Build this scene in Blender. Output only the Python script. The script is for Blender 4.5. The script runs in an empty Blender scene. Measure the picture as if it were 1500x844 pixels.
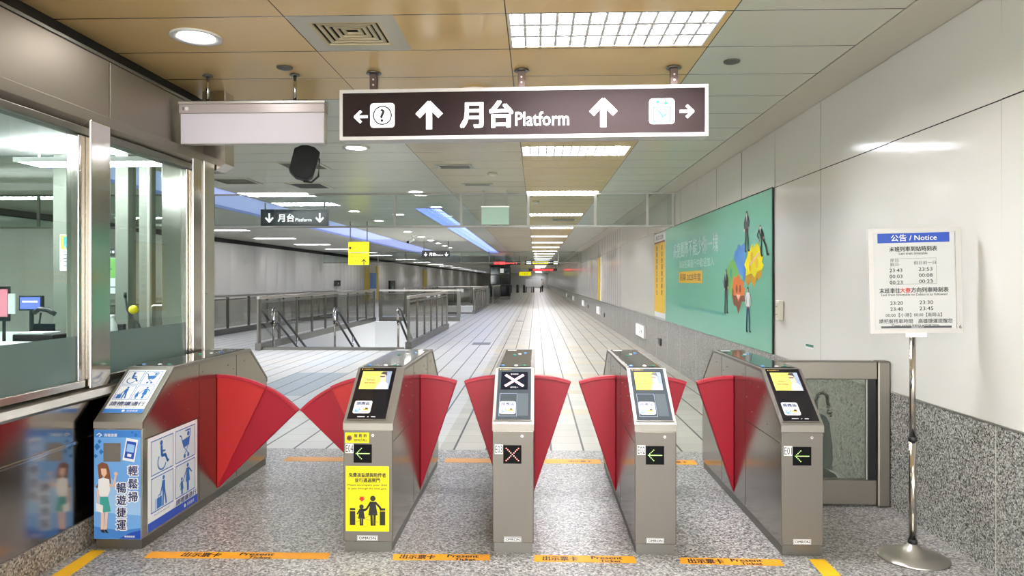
import bpy, bmesh, math, random
from mathutils import Vector, Matrix
random.seed(7)
scene = bpy.context.scene
C = scene.collection

# ------------------------------------------------------------------ camera, world, exposure
CAM_H = 1.57
cam_d = bpy.data.cameras.new('camera')
cam_d.sensor_fit = 'HORIZONTAL'
cam_d.sensor_width = 36.0
cam_d.lens = 1040.0 / 1500.0 * 36.0
cam_d.shift_y = -11.0 / 1500.0
cam_d.clip_end = 400
cam_d.clip_start = 0.02
cam = bpy.data.objects.new('camera', cam_d)
C.objects.link(cam)
cam.location = (0, 0, CAM_H)
cam.rotation_euler = (math.pi / 2, 0, math.atan(35.0 / 1040.0))
scene.camera = cam

WORLD = 10.5          # soft light entering through the open end of the hall behind the camera
EXPOSURE = 0.52
LAMP = 185.0          # ceiling fixture panels
DOWN = 45.0          # round downlights
w = bpy.data.worlds.new('world')
scene.world = w
w.use_nodes = True
w.node_tree.nodes['Background'].inputs[0].default_value = (0.99, 1.0, 1.0, 1)
w.node_tree.nodes['Background'].inputs[1].default_value = WORLD
scene.view_settings.view_transform = 'Standard'
scene.view_settings.look = 'None'
scene.view_settings.gamma = 1.0
scene.view_settings.use_curve_mapping = False
scene.view_settings.exposure = EXPOSURE
scene.cycles.max_bounces = 10
scene.cycles.diffuse_bounces = 5
scene.cycles.glossy_bounces = 5
scene.cycles.transparent_max_bounces = 16
scene.cycles.transmission_bounces = 6
scene.cycles.caustics_reflective = False
scene.cycles.caustics_refractive = False
scene.cycles.sample_clamp_indirect = 4.0
scene.cycles.use_denoising = True

# ------------------------------------------------------------------ materials
def lin(h):
    if isinstance(h, str):
        h = tuple(int(h[i:i + 2], 16) / 255.0 for i in (0, 2, 4))
    return tuple((c / 12.92 if c <= 0.04045 else ((c + 0.055) / 1.055) ** 2.4) for c in h) + (1.0,)

def mat(name, col, rough=0.5, metal=0.0, emit=0.0, ecol=None, spec=0.5, coat=0.0):
    m = bpy.data.materials.new(name)
    m.use_nodes = True
    b = m.node_tree.nodes['Principled BSDF']
    b.inputs['Base Color'].default_value = lin(col)
    b.inputs['Roughness'].default_value = rough
    b.inputs['Metallic'].default_value = metal
    b.inputs['Specular IOR Level'].default_value = spec
    if coat:
        b.inputs['Coat Weight'].default_value = coat
        b.inputs['Coat Roughness'].default_value = 0.08
    if emit:
        b.inputs['Emission Color'].default_value = lin(ecol or col)
        b.inputs['Emission Strength'].default_value = emit
    return m

class NT:
    """tiny helper for node graphs"""
    def __init__(s, m):
        s.m = m; s.nt = m.node_tree; s.b = s.nt.nodes['Principled BSDF']
        tc = s.nt.nodes.new('ShaderNodeTexCoord')
        s.obj = tc.outputs['Object']
    def new(s, t, **k):
        n = s.nt.nodes.new(t)
        for a, v in k.items(): setattr(n, a, v)
        return n
    def put(s, sock, v):
        if isinstance(v, bpy.types.NodeSocket): s.nt.links.new(v, sock)
        else: sock.default_value = v
    def math(s, op, a, b=0.0):
        n = s.new('ShaderNodeMath', operation=op)
        s.put(n.inputs[0], a); s.put(n.inputs[1], b)
        return n.outputs[0]
    def xyz(s):
        n = s.new('ShaderNodeSeparateXYZ'); s.put(n.inputs[0], s.obj)
        return n.outputs
    def comb(s, x, y, z=0.0):
        n = s.new('ShaderNodeCombineXYZ')
        for i, v in enumerate((x, y, z)): s.put(n.inputs[i], v)
        return n.outputs[0]
    def mapping(s, scale):
        n = s.new('ShaderNodeMapping'); s.put(n.inputs['Vector'], s.obj)
        n.inputs['Scale'].default_value = scale
        return n.outputs[0]
    def noise(s, scale, detail=2.0, vec=None, rough=0.5):
        n = s.new('ShaderNodeTexNoise'); s.put(n.inputs['Vector'], vec or s.obj)
        n.inputs['Scale'].default_value = scale; n.inputs['Detail'].default_value = detail
        n.inputs['Roughness'].default_value = rough
        return n.outputs['Fac']
    def white(s, vec):
        n = s.new('ShaderNodeTexWhiteNoise'); s.put(n.inputs['Vector'], vec)
        return n.outputs['Value']
    def vor(s, scale, vec=None):
        n = s.new('ShaderNodeTexVoronoi'); s.put(n.inputs['Vector'], vec or s.obj)
        n.inputs['Scale'].default_value = scale
        return n.outputs['Color']
    def ramp(s, f, stops):
        n = s.new('ShaderNodeValToRGB'); s.put(n.inputs[0], f)
        e = n.color_ramp.elements
        while len(e) < len(stops): e.new(0.5)
        for i, (p, c) in enumerate(stops):
            e[i].position = p; e[i].color = lin(c)
        return n.outputs[0]
    def mix(s, f, a, b, mode='MIX'):
        n = s.new('ShaderNodeMix', data_type='RGBA', blend_type=mode)
        s.put(n.inputs[0], f)
        s.put(n.inputs[6], lin(a) if isinstance(a, str) else a)
        s.put(n.inputs[7], lin(b) if isinstance(b, str) else b)
        return n.outputs[2]
    def bump(s, h, strength=0.1, dist=0.01):
        n = s.new('ShaderNodeBump'); s.put(n.inputs['Height'], h)
        n.inputs['Strength'].default_value = strength; n.inputs['Distance'].default_value = dist
        s.nt.links.new(n.outputs[0], s.b.inputs['Normal'])
    def color(s, c): s.put(s.b.inputs['Base Color'], c)
    def rough(s, c): s.put(s.b.inputs['Roughness'], c)

def steel(name, col, r0, r1, stretch=(6, 6, 260), bump=0.0):
    m = mat(name, col, (r0 + r1) / 2, 1.0)
    n = NT(m)
    f = n.noise(1.0, 3.0, n.mapping(stretch))
    f2 = n.noise(2.3, 3.0)
    n.rough(n.math('ADD', n.math('MULTIPLY', f, (r1 - r0) * 0.6), n.math('ADD', n.math('MULTIPLY', f2, (r1 - r0) * 0.6), r0 - (r1 - r0) * 0.1)))
    if bump: n.bump(n.noise(1.1, 1.0), bump, 0.02)
    return m

M = {}
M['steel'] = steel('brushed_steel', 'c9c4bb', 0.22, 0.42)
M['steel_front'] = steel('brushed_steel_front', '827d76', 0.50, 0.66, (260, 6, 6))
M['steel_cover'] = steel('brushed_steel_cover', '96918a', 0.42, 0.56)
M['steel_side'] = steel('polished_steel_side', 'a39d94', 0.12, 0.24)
M['steel_mirror'] = steel('mirror_steel', 'cdc8c1', 0.07, 0.20, (4, 4, 90), 0.12)
M['steel_panel'] = steel('steel_wall_panel', 'b0aaa4', 0.10, 0.20, (4, 90, 4), 0.15)
M['steel_fascia'] = steel('steel_fascia', '928a81', 0.42, 0.55, (4, 60, 4), 0.1)
M['steel_dark'] = steel('dull_steel', '7b7973', 0.3, 0.5)
M['rail'] = steel('dark_rail_steel', '63615b', 0.3, 0.5)
M['alu'] = mat('satin_aluminium', 'd2cfca', 0.35, 0.85)
M['white_alu'] = mat('white_aluminium', 'e2dedc', 0.35, 0.25)
M['dark'] = mat('dark_gap', '15130f', 0.7)
M['black'] = mat('black_plastic', '121317', 0.35)
M['blackmat'] = mat('black_matte', '0d0f14', 0.6)
M['blackglass'] = mat('black_glass', '17151a', 0.06)
M['veilglass'] = mat('reflection_veiled_glass', '4a5054', 0.5, spec=0.0)  # pale veil of reflected lamps put into the base colour of the glass
M['deckglass'] = mat('dark_deck_glass', '3c3d3b', 0.07, spec=1.0)
M['white'] = mat('white_print', 'f2f2f2', 0.4)
M['whitewall'] = mat('white_plaster', 'd9dad8', 0.6)
M['blue'] = mat('blue_print', '1f6bb5', 0.4)
M['navy'] = mat('navy_print', '172a63', 0.4)
M['deepblue'] = mat('deep_blue_print', '1c49b0', 0.4)
M['sky'] = mat('sky_blue_print', '6fa8e6', 0.35)
M['paleblue'] = mat('pale_blue_print', '9cc6f0', 0.35)
M['midblue'] = mat('mid_blue_print', '3f7fcc', 0.35)
M['yellow'] = mat('yellow_print', 'f4e400', 0.45)
M['amber'] = mat('amber_print', 'e8bd3c', 0.45)
M['orange'] = mat('orange_print', 'e07a3a', 0.5)
M['green'] = mat('green_print', '72ad5a', 0.5)
M['leafblue'] = mat('cornflower_print', '5f93d4', 0.5)
M['brown'] = mat('brown_print', '7c4a2d', 0.5)
M['ochre'] = mat('ochre_print', 'c99a1e', 0.5)
M['skin'] = mat('skin_print', 'eac3ab', 0.5)
M['teal'] = mat('teal_print', '3b9d96', 0.5)
M['text'] = mat('black_ink', '1b1b1d', 0.5)
M['greytext'] = mat('grey_ink', '4c4f55', 0.5)
M['red'] = mat('red_ink', 'd0282c', 0.5)
M['gold'] = mat('gold_ink', 'd8b33a', 0.4)
M['poster'] = mat('mint_poster', '7fc3a9', 0.22)
M['mintsoft'] = mat('mint_white_print', 'b9ded0', 0.3)
M['cream'] = mat('cream_board', 'cfcdc2', 0.35)
M['socket'] = mat('ivory_plastic', 'e6e0cf', 0.35)
M['rubber'] = mat('black_rubber', '0c0c0c', 0.5)
M['lampwhite'] = mat('fixture_white', 'f4f4f4', 0.35)
M['lamp'] = mat('lamp_panel', 'ffffff', 0.5, emit=LAMP, ecol='f7f8ff')
M['louver'] = mat('louver_white', 'f8f8f8', 0.4)
M['reflector'] = mat('lamp_reflector', 'dfe2e4', 0.30, 1.0)
M['boothlamp'] = mat('booth_lamp_panel', 'ffffff', 0.5, emit=36.0, ecol='f6fbff')
M['down'] = mat('downlight_lens', 'ffffff', 0.5, emit=DOWN, ecol='fdfaf6')
M['bluelamp'] = mat('blue_cove_lamp', 'ffffff', 0.5, emit=3.0, ecol='b4c8ff')
M['bluepanel'] = mat('blue_cove_panel', 'c2ccee', 0.5, emit=0.50, ecol='a8b8f6')
M['bluecast'] = mat('cove_blue_cast', 'c2ccee', 0.5)  # blue light of the coves painted into recess walls and louver
M['signface'] = mat('brown_sign_face', '2c2221', 0.55, spec=0.08, emit=0.03, ecol='6b5550')
M['signlit'] = mat('lit_sign_white', 'ffffff', 0.4, emit=0.8, ecol='ffffff')
M['signblack'] = mat('black_sign_face', '10110f', 0.3)
M['boxlit'] = mat('lit_box_white', 'cbc5ce', 0.4, emit=0.05, ecol='fbf4fb')
M['signgreen'] = mat('lit_sign_green', '14806a', 0.4, emit=0.04, ecol='49c6ac')
M['signyellow'] = mat('lit_sign_yellow', 'f6ee10', 0.4, emit=0.45, ecol='f8f000')
M['ledred'] = mat('red_led', 'ff3030', 0.5, emit=3.0, ecol='ff3a38')
M['ledpink'] = mat('pink_screen_cross', 'ffd8dc', 0.5, emit=0.9, ecol='ffc9d0')
M['ledgreen'] = mat('green_led', 'c8ff9a', 0.5, emit=1.6, ecol='c6f08a')
M['ledwarm'] = mat('red_led_dot', 'ffb0a8', 0.5, emit=2.0, ecol='ff8a80')
M['scryellow'] = mat('screen_yellow', 'd6c264', 0.6, spec=0.0, emit=0.14, ecol='f2dc86')
M['scrwhite'] = mat('screen_white', 'e8e6e2', 0.6, spec=0.0, emit=0.2, ecol='f0eef0')
M['scrblue'] = mat('screen_blue', '5060d0', 0.3, emit=0.8, ecol='6272ea')
M['scrdark'] = mat('screen_dark', '1d2027', 0.6, spec=0.0)
M['plategrey'] = mat('card_plate_grey', '5f676b', 0.5, spec=0.0)
M['scrink'] = mat('screen_ink', '3d3a3a', 0.4)
M['scrshade'] = mat('screen_grey', '8f9aae', 0.6, spec=0.0, emit=0.10, ecol='9aa8c0')
M['flap'] = mat('red_flap', 'a01328', 0.4, spec=0.35)
M['flapin'] = mat('red_inner_flap', 'bd2c2c', 0.4, spec=0.35)
M['flaprim'] = mat('red_flap_rim', 'b01f32', 0.35, spec=0.4)
M['exitlit'] = mat('exit_light_face', 'f4f6f2', 0.4, emit=0.35, ecol='f2f8f0')
M['mintlit'] = mat('mint_board', 'b6d8c8', 0.3, emit=0.12, ecol='b6d8c8')
M['ypillar'] = mat('yellow_pillar', 'd8bd2a', 0.35)
M['carpetblue'] = mat('dark_teal_fabric', '1c3038', 0.7)
M['pink'] = mat('pink_paper', 'e88aa0', 0.6)
M['noticepaper'] = mat('notice_paper', 'd6d6d5', 0.5)
M['noticeframe'] = mat('notice_frame', 'cbc7c3', 0.4, 0.2)
M['ledblack'] = mat('display_black', '08090a', 0.5, spec=0.1)
M['paper'] = mat('white_paper', 'dfe6e8', 0.6)
M['bollard'] = mat('far_dark', '2b302f', 0.4)
M['cloth'] = mat('pale_pink_cloth', 'e6d3d6', 0.8)
M['trouser'] = mat('dark_trousers', '2c2f38', 0.8)
M['hair'] = mat('dark_hair', '1d1817', 0.6)
M['bodyskin'] = mat('skin', 'd9a98c', 0.6)
M['boothwall'] = mat('booth_green_grey', 'c3d0c6', 0.5)

def tape_mat(name, col):
    m = mat(name, col, 0.5); n = NT(m)
    f = n.noise(18, 5, None, 0.7)
    n.color(n.mix(n.ramp(f, [(0.40, (0, 0, 0)), (0.75, (0.45, 0.45, 0.45))]), col, 'a98a4e'))
    return m
M['tape'] = tape_mat('orange_tape', 'f5a51c')
M['tapey'] = tape_mat('yellow_tape', 'f7bd12')
M['tapeold'] = tape_mat('worn_orange_tape', 'e6a45c')

def granite(name, cols, scale, rough):
    m = mat(name, cols[1], rough); n = NT(m)
    v = n.new('ShaderNodeSeparateColor'); n.put(v.inputs[0], n.vor(scale))
    base = n.ramp(v.outputs[0], [(0.0, cols[0]), (0.28, cols[1]), (0.62, cols[2]), (0.97, cols[3])])
    big = n.noise(1.3, 4)
    n.color(n.mix(n.ramp(big, [(0.35, (0, 0, 0)), (0.8, (0.5, 0.5, 0.5))]), base, cols[1]))
    return m
M['gr_floor'] = granite('granite_floor', ('3f3d3b', '7f7c79', 'a3a19e', 'd0cec9'), 100, 0.36)
M['gr_wall'] = granite('granite_wall', ('2c2c2c', '6f6e6a', '9d9b96', 'd0cec9'), 130, 0.22)
M['gr_base'] = granite('granite_plinth', ('35312d', '6e685e', '8f867a', 'b8b0a4'), 100, 0.35)

def tile_floor():
    m = mat('concourse_tiles', 'd8d4c6', 0.24, spec=0.35); n = NT(m)
    x, y, z = n.xyz()
    tx = n.math('DIVIDE', n.math('SUBTRACT', x, 0.14), 0.30)
    ty = n.math('DIVIDE', n.math('SUBTRACT', y, 6.56), 0.30)
    fx, fy = n.math('FRACT', tx), n.math('FRACT', ty)
    ix, iy = n.math('FLOOR', tx), n.math('FLOOR', ty)
    per = n.white(n.comb(ix, iy))
    row = n.white(n.comb(n.math('FLOOR', n.math('DIVIDE', ix, 4.0)), iy, 3.0))
    rowall = n.white(n.comb(9.0, iy, 5.0))
    blk = n.white(n.comb(n.math('FLOOR', n.math('DIVIDE', ix, 3.0)), n.math('FLOOR', n.math('DIVIDE', iy, 7.0)), 8.0))
    base = n.ramp(per, [(0.0, 'b3b0a6'), (0.5, 'bab7ac'), (1.0, 'c1beb3')])
    base = n.mix(n.math('MULTIPLY', n.math('GREATER_THAN', row, 0.93), 0.6), base, 'cdb98f')
    base = n.mix(n.math('MULTIPLY', n.math('GREATER_THAN', rowall, 0.72), 0.06), base, 'a9a498')
    # a few runs of blue-grey tiles on the left side
    left = n.math('LESS_THAN', x, -2.9)
    bl = n.math('MULTIPLY', n.math('GREATER_THAN', blk, 0.80), left)
    base = n.mix(n.math('MULTIPLY', bl, 0.6), base, '9fb0ba')
    base = n.mix(n.math('MULTIPLY', n.math('LESS_THAN', x, -0.9), 0.5), base, 'd6d8d8')  # cool cast of the blue lamps put into the tile colour
    def inside(v, a, b): return n.math('MULTIPLY', n.math('GREATER_THAN', v, a), n.math('LESS_THAN', v, b))
    tan_rows = n.math('ADD', n.math('ADD', inside(iy, 10.5, 11.5), inside(iy, 13.5, 14.5)), inside(iy, 16.5, 17.5))
    base = n.mix(n.math('MULTIPLY', n.math('MULTIPLY', tan_rows, inside(x, -0.16, 1.34)), 0.55), base, 'bfa877')
    base = n.mix(n.math('MULTIPLY', n.math('MULTIPLY', inside(x, -4.06, -3.16), inside(y, 9.56, 11.96)), 0.75), base, '8d9fac')
    lx = n.math('LESS_THAN', n.math('ABSOLUTE', n.math('SUBTRACT', fx, 0.5)), 0.468)
    ly = n.math('LESS_THAN', n.math('ABSOLUTE', n.math('SUBTRACT', fy, 0.5)), 0.488)
    c = n.mix(n.math('SUBTRACT', 1.0, ly), base, '918d84')
    c = n.mix(n.math('SUBTRACT', 1.0, lx), c, '3a3936')
    n.color(c)
    n.rough(0.40)
    return m
M['tiles'] = tile_floor()

def ceil_mat(name, col, col2, rough, module, phase, line, metal=0.0):
    m = mat(name, col, rough, metal); n = NT(m)
    x, y, z = n.xyz()
    t = n.math('DIVIDE', n.math('SUBTRACT', y, phase), module)
    f = n.math('FRACT', t)
    per = n.white(n.comb(n.math('FLOOR', t), 2.0))
    base = n.mix(per, col, col2)
    ln = n.math('GREATER_THAN', n.math('ABSOLUTE', n.math('SUBTRACT', f, 0.5)), 0.5 - line / module / 2)
    n.color(n.mix(ln, base, '4b4335'))
    n.bump(n.noise(0.9, 1.0), 0.06, 0.03)
    return m
CJ = 4.118
M['ceil_beige'] = ceil_mat('beige_ceiling_panels', 'fbd796', 'f7d18f', 0.24, 0.634, CJ, 0.012)
M['ceil_tan'] = ceil_mat('tan_ceiling_panels', 'e6c683', 'e2c17e', 0.26, 0.634, CJ, 0.012)
M['ceil_light'] = ceil_mat('pale_beige_ceiling_panels', 'e6d8ba', 'e0d1b2', 0.26, 0.634, CJ, 0.010)
M['ceil_grey'] = ceil_mat('grey_ceiling_panels', 'e9e8da', 'e4e4d5', 0.24, 0.634, CJ, 0.010)
M['soffit'] = mat('soffit_paint', 'ddd6c8', 0.35)

def enamel(name, col):
    m = mat(name, col, 0.10); n = NT(m)
    n.color(n.mix(n.noise(0.6, 3), col, 'e6e3da'))
    n.bump(n.noise(0.75, 0.5), 0.10, 0.05)
    return m
M['enamel'] = enamel('white_enamel_panels', 'edeae3')
M['enamel_far'] = enamel('grey_enamel_panels', 'dedcd8')

def glass(name, tint, refl=1.0):
    m = bpy.data.materials.new(name); m.use_nodes = True
    nt = m.node_tree; nt.nodes.clear()
    o = nt.nodes.new('ShaderNodeOutputMaterial'); mx = nt.nodes.new('ShaderNodeMixShader')
    t = nt.nodes.new('ShaderNodeBsdfTransparent'); t.inputs[0].default_value = lin(tint)
    g = nt.nodes.new('ShaderNodeBsdfGlossy'); g.inputs['Roughness'].default_value = 0.02
    fr = nt.nodes.new('ShaderNodeFresnel'); fr.inputs[0].default_value = 1.5
    ml = nt.nodes.new('ShaderNodeMath'); ml.operation = 'MULTIPLY'; ml.inputs[1].default_value = refl
    ge = nt.nodes.new('ShaderNodeNewGeometry'); iv = nt.nodes.new('ShaderNodeMath'); iv.operation = 'SUBTRACT'; iv.inputs[0].default_value = 1.0
    m2 = nt.nodes.new('ShaderNodeMath'); m2.operation = 'MULTIPLY'
    nt.links.new(ge.outputs['Backfacing'], iv.inputs[1]); nt.links.new(fr.outputs[0], ml.inputs[0])
    nt.links.new(ml.outputs[0], m2.inputs[0]); nt.links.new(iv.outputs[0], m2.inputs[1]); nt.links.new(m2.outputs[0], mx.inputs[0])
    nt.links.new(t.outputs[0], mx.inputs[1]); nt.links.new(g.outputs[0], mx.inputs[2])
    nt.links.new(mx.outputs[0], o.inputs[0])
    return m
M['glass'] = glass('clear_glass', 'f0f6f2', 1.0)
M['railglass'] = glass('rail_glass', 'dcdcd8', 1.0)
M['smokeglass'] = glass('smoke_screen_glass', 'e6ecea', 0.8)
def frosted():
    m = bpy.data.materials.new('frosted_glass_band'); m.use_nodes = True
    nt = m.node_tree; b = nt.nodes['Principled BSDF']; o = nt.nodes['Material Output']
    b.inputs['Base Color'].default_value = lin('6f8580'); b.inputs['Roughness'].default_value = 0.18
    t = nt.nodes.new('ShaderNodeBsdfTransparent'); t.inputs[0].default_value = lin('9fb5ae')
    mx = nt.nodes.new('ShaderNodeMixShader'); mx.inputs[0].default_value = 0.82
    nt.links.new(t.outputs[0], mx.inputs[1]); nt.links.new(b.outputs[0], mx.inputs[2]); nt.links.new(mx.outputs[0], o.inputs[0])
    return m
M['frost'] = frosted()
M['dusty'] = frosted(); M['dusty'].name = 'dusty_glass'
M['dusty'].node_tree.nodes['Principled BSDF'].inputs['Base Color'].default_value = lin('b4b8ac')
[q for q in M['dusty'].node_tree.nodes if q.type == 'MIX_SHADER'][0].inputs[0].default_value = 0.11
[q for q in M['dusty'].node_tree.nodes if q.type == 'BSDF_TRANSPARENT'][0].inputs[0].default_value = lin('e6ebe4')

# ------------------------------------------------------------------ mesh helpers
class MB:
    def __init__(s): s.bm = bmesh.new()
    def box(s, x0, x1, y0, y1, z0, z1, bev=0.0, seg=2):
        b = bmesh.new()
        vs = [b.verts.new((x, y, z)) for x in (x0, x1) for y in (y0, y1) for z in (z0, z1)]
        for f in ((0, 1, 3, 2), (4, 6, 7, 5), (0, 4, 5, 1), (2, 3, 7, 6), (0, 2, 6, 4), (1, 5, 7, 3)):
            b.faces.new([vs[i] for i in f])
        bmesh.ops.recalc_face_normals(b, faces=b.faces)
        if bev: bmesh.ops.bevel(b, geom=list(b.edges), offset=bev, segments=seg, profile=0.5, affect='EDGES', clamp_overlap=True)
        s.add(b); return s
    def prism(s, pts, a0, a1, axis='x', bev=0.0, seg=2):
        """extrude a 2D polygon; axis x: pts are (y,z); y: (x,z); z: (x,y)"""
        b = bmesh.new()
        def P(p, a):
            return {'x': (a, p[0], p[1]), 'y': (p[0], a, p[1]), 'z': (p[0], p[1], a)}[axis]
        v0 = [b.verts.new(P(p, a0)) for p in pts]; v1 = [b.verts.new(P(p, a1)) for p in pts]
        b.faces.new(v0); b.faces.new(v1[::-1])
        for i in range(len(pts)):
            j = (i + 1) % len(pts)
            b.faces.new((v0[i], v1[i], v1[j], v0[j]))
        bmesh.ops.recalc_face_normals(b, faces=b.faces)
        if bev: bmesh.ops.bevel(b, geom=list(b.edges), offset=bev, segments=seg, profile=0.5, affect='EDGES', clamp_overlap=True)
        s.add(b); return s
    def cyl(s, p0, p1, r0, r1=None, n=20, cap=True):
        r1 = r0 if r1 is None else r1
        p0, p1 = Vector(p0), Vector(p1); d = (p1 - p0)
        q = d.to_track_quat('Z', 'Y')
        b = bmesh.new(); a = []; c = []
        for i in range(n):
            t = 2 * math.pi * i / n; e = Vector((math.cos(t), math.sin(t), 0))
            a.append(b.verts.new(p0 + q @ (e * r0))); c.append(b.verts.new(p1 + q @ (e * r1)))
        for i in range(n):
            f = b.faces.new((a[i], a[(i + 1) % n], c[(i + 1) % n], c[i])); f.smooth = True
        if cap:
            b.faces.new(a[::-1]); b.faces.new(c)
        s.add(b); return s
    def lathe(s, prof, c=(0, 0, 0), n=40, close=True):
        b = bmesh.new(); rings = []
        for r, z in prof:
            rings.append([b.verts.new((c[0] + r * math.cos(2 * math.pi * i / n), c[1] + r * math.sin(2 * math.pi * i / n), c[2] + z)) for i in range(n)])
        for k in range(len(rings) - 1):
            for i in range(n):
                f = b.faces.new((rings[k][i], rings[k][(i + 1) % n], rings[k + 1][(i + 1) % n], rings[k + 1][i])); f.smooth = True
        if close:
            b.faces.new(rings[0][::-1]); b.faces.new(rings[-1])
        bmesh.ops.recalc_face_normals(b, faces=b.faces)
        s.add(b); return s
    def tube(s, pts, r, n=10):
        pts = [Vector(p) for p in pts]; b = bmesh.new(); rings = []
        for i, p in enumerate(pts):
            d = (pts[min(i + 1, len(pts) - 1)] - pts[max(i - 1, 0)]).normalized()
            q = d.to_track_quat('Z', 'Y')
            rings.append([b.verts.new(p + q @ Vector((r * math.cos(2 * math.pi * k / n), r * math.sin(2 * math.pi * k / n), 0))) for k in range(n)])
        for i in range(len(rings) - 1):
            for k in range(n):
                f = b.faces.new((rings[i][k], rings[i][(k + 1) % n], rings[i + 1][(k + 1) % n], rings[i + 1][k])); f.smooth = True
        b.faces.new(rings[0][::-1]); b.faces.new(rings[-1])
        bmesh.ops.recalc_face_normals(b, faces=b.faces)
        s.add(b); return s
    def poly(s, pts):
        s.bm.faces.new([s.bm.verts.new(p) for p in pts]); return s
    def ball(s, c, r, sc=(1, 1, 1), n=16):
        b = bmesh.new()
        bmesh.ops.create_uvsphere(b, u_segments=n, v_segments=max(6, n // 2), radius=r)
        for v in b.verts: v.co = Vector((v.co.x * sc[0] + c[0], v.co.y * sc[1] + c[1], v.co.z * sc[2] + c[2]))
        for f in b.faces: f.smooth = True
        s.add(b); return s
    def add(s, b, mtx=None):
        me = bpy.data.meshes.new('tmp'); b.to_mesh(me); b.free()
        if mtx is not None: me.transform(mtx)
        s.bm.from_mesh(me); bpy.data.meshes.remove(me)
    def build(s, name, m, parent=None, loc=(0, 0, 0), rz=0.0):
        me = bpy.data.meshes.new(name); s.bm.to_mesh(me); s.bm.free()
        me.materials.append(M[m] if isinstance(m, str) else m)
        o = bpy.data.objects.new(name, me); C.objects.link(o)
        o.parent = parent; o.location = loc; o.rotation_euler = (0, 0, rz)
        return o

def tag(o, label, cat, group=None):
    o['label'] = label; o['category'] = cat
    if group: o['group'] = group
    return o
def thing(name, label, cat, loc=(0, 0, 0), rz=0.0, group=None):
    o = bpy.data.objects.new(name, None); C.objects.link(o)
    o.empty_display_size = 0.1
    o.location = loc; o.rotation_euler = (0, 0, rz)
    return tag(o, label, cat, group)
def struct(name, mb, m, loc=(0, 0, 0)):
    o = mb.build(name, m, None, loc); o['kind'] = 'structure'
    return o
def copy_tree(o, parent=None):
    c = o.copy(); C.objects.link(c); c.parent = parent
    for ch in [q for q in bpy.data.objects if q.parent == o]: copy_tree(ch, c)
    return c

_tx = {}
def text_geo(s, bold):
    k = (s, bold)
    if k not in _tx:
        cu = bpy.data.curves.new('lettering', 'FONT'); cu.body = s; cu.size = 1.0; cu.resolution_u = 2
        cu.fill_mode = 'FRONT'; cu.offset = bold
        o = bpy.data.objects.new('lettering', cu); C.objects.link(o)
        dg = bpy.context.evaluated_depsgraph_get(); dg.update()
        me = o.evaluated_get(dg).to_mesh()
        vs = [(v.co.x, v.co.y) for v in me.vertices]; fs = [tuple(p.vertices) for p in me.polygons]
        o.evaluated_get(dg).to_mesh_clear()
        bpy.data.objects.remove(o); bpy.data.curves.remove(cu)
        _tx[k] = (vs, fs)
    return _tx[k]

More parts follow.
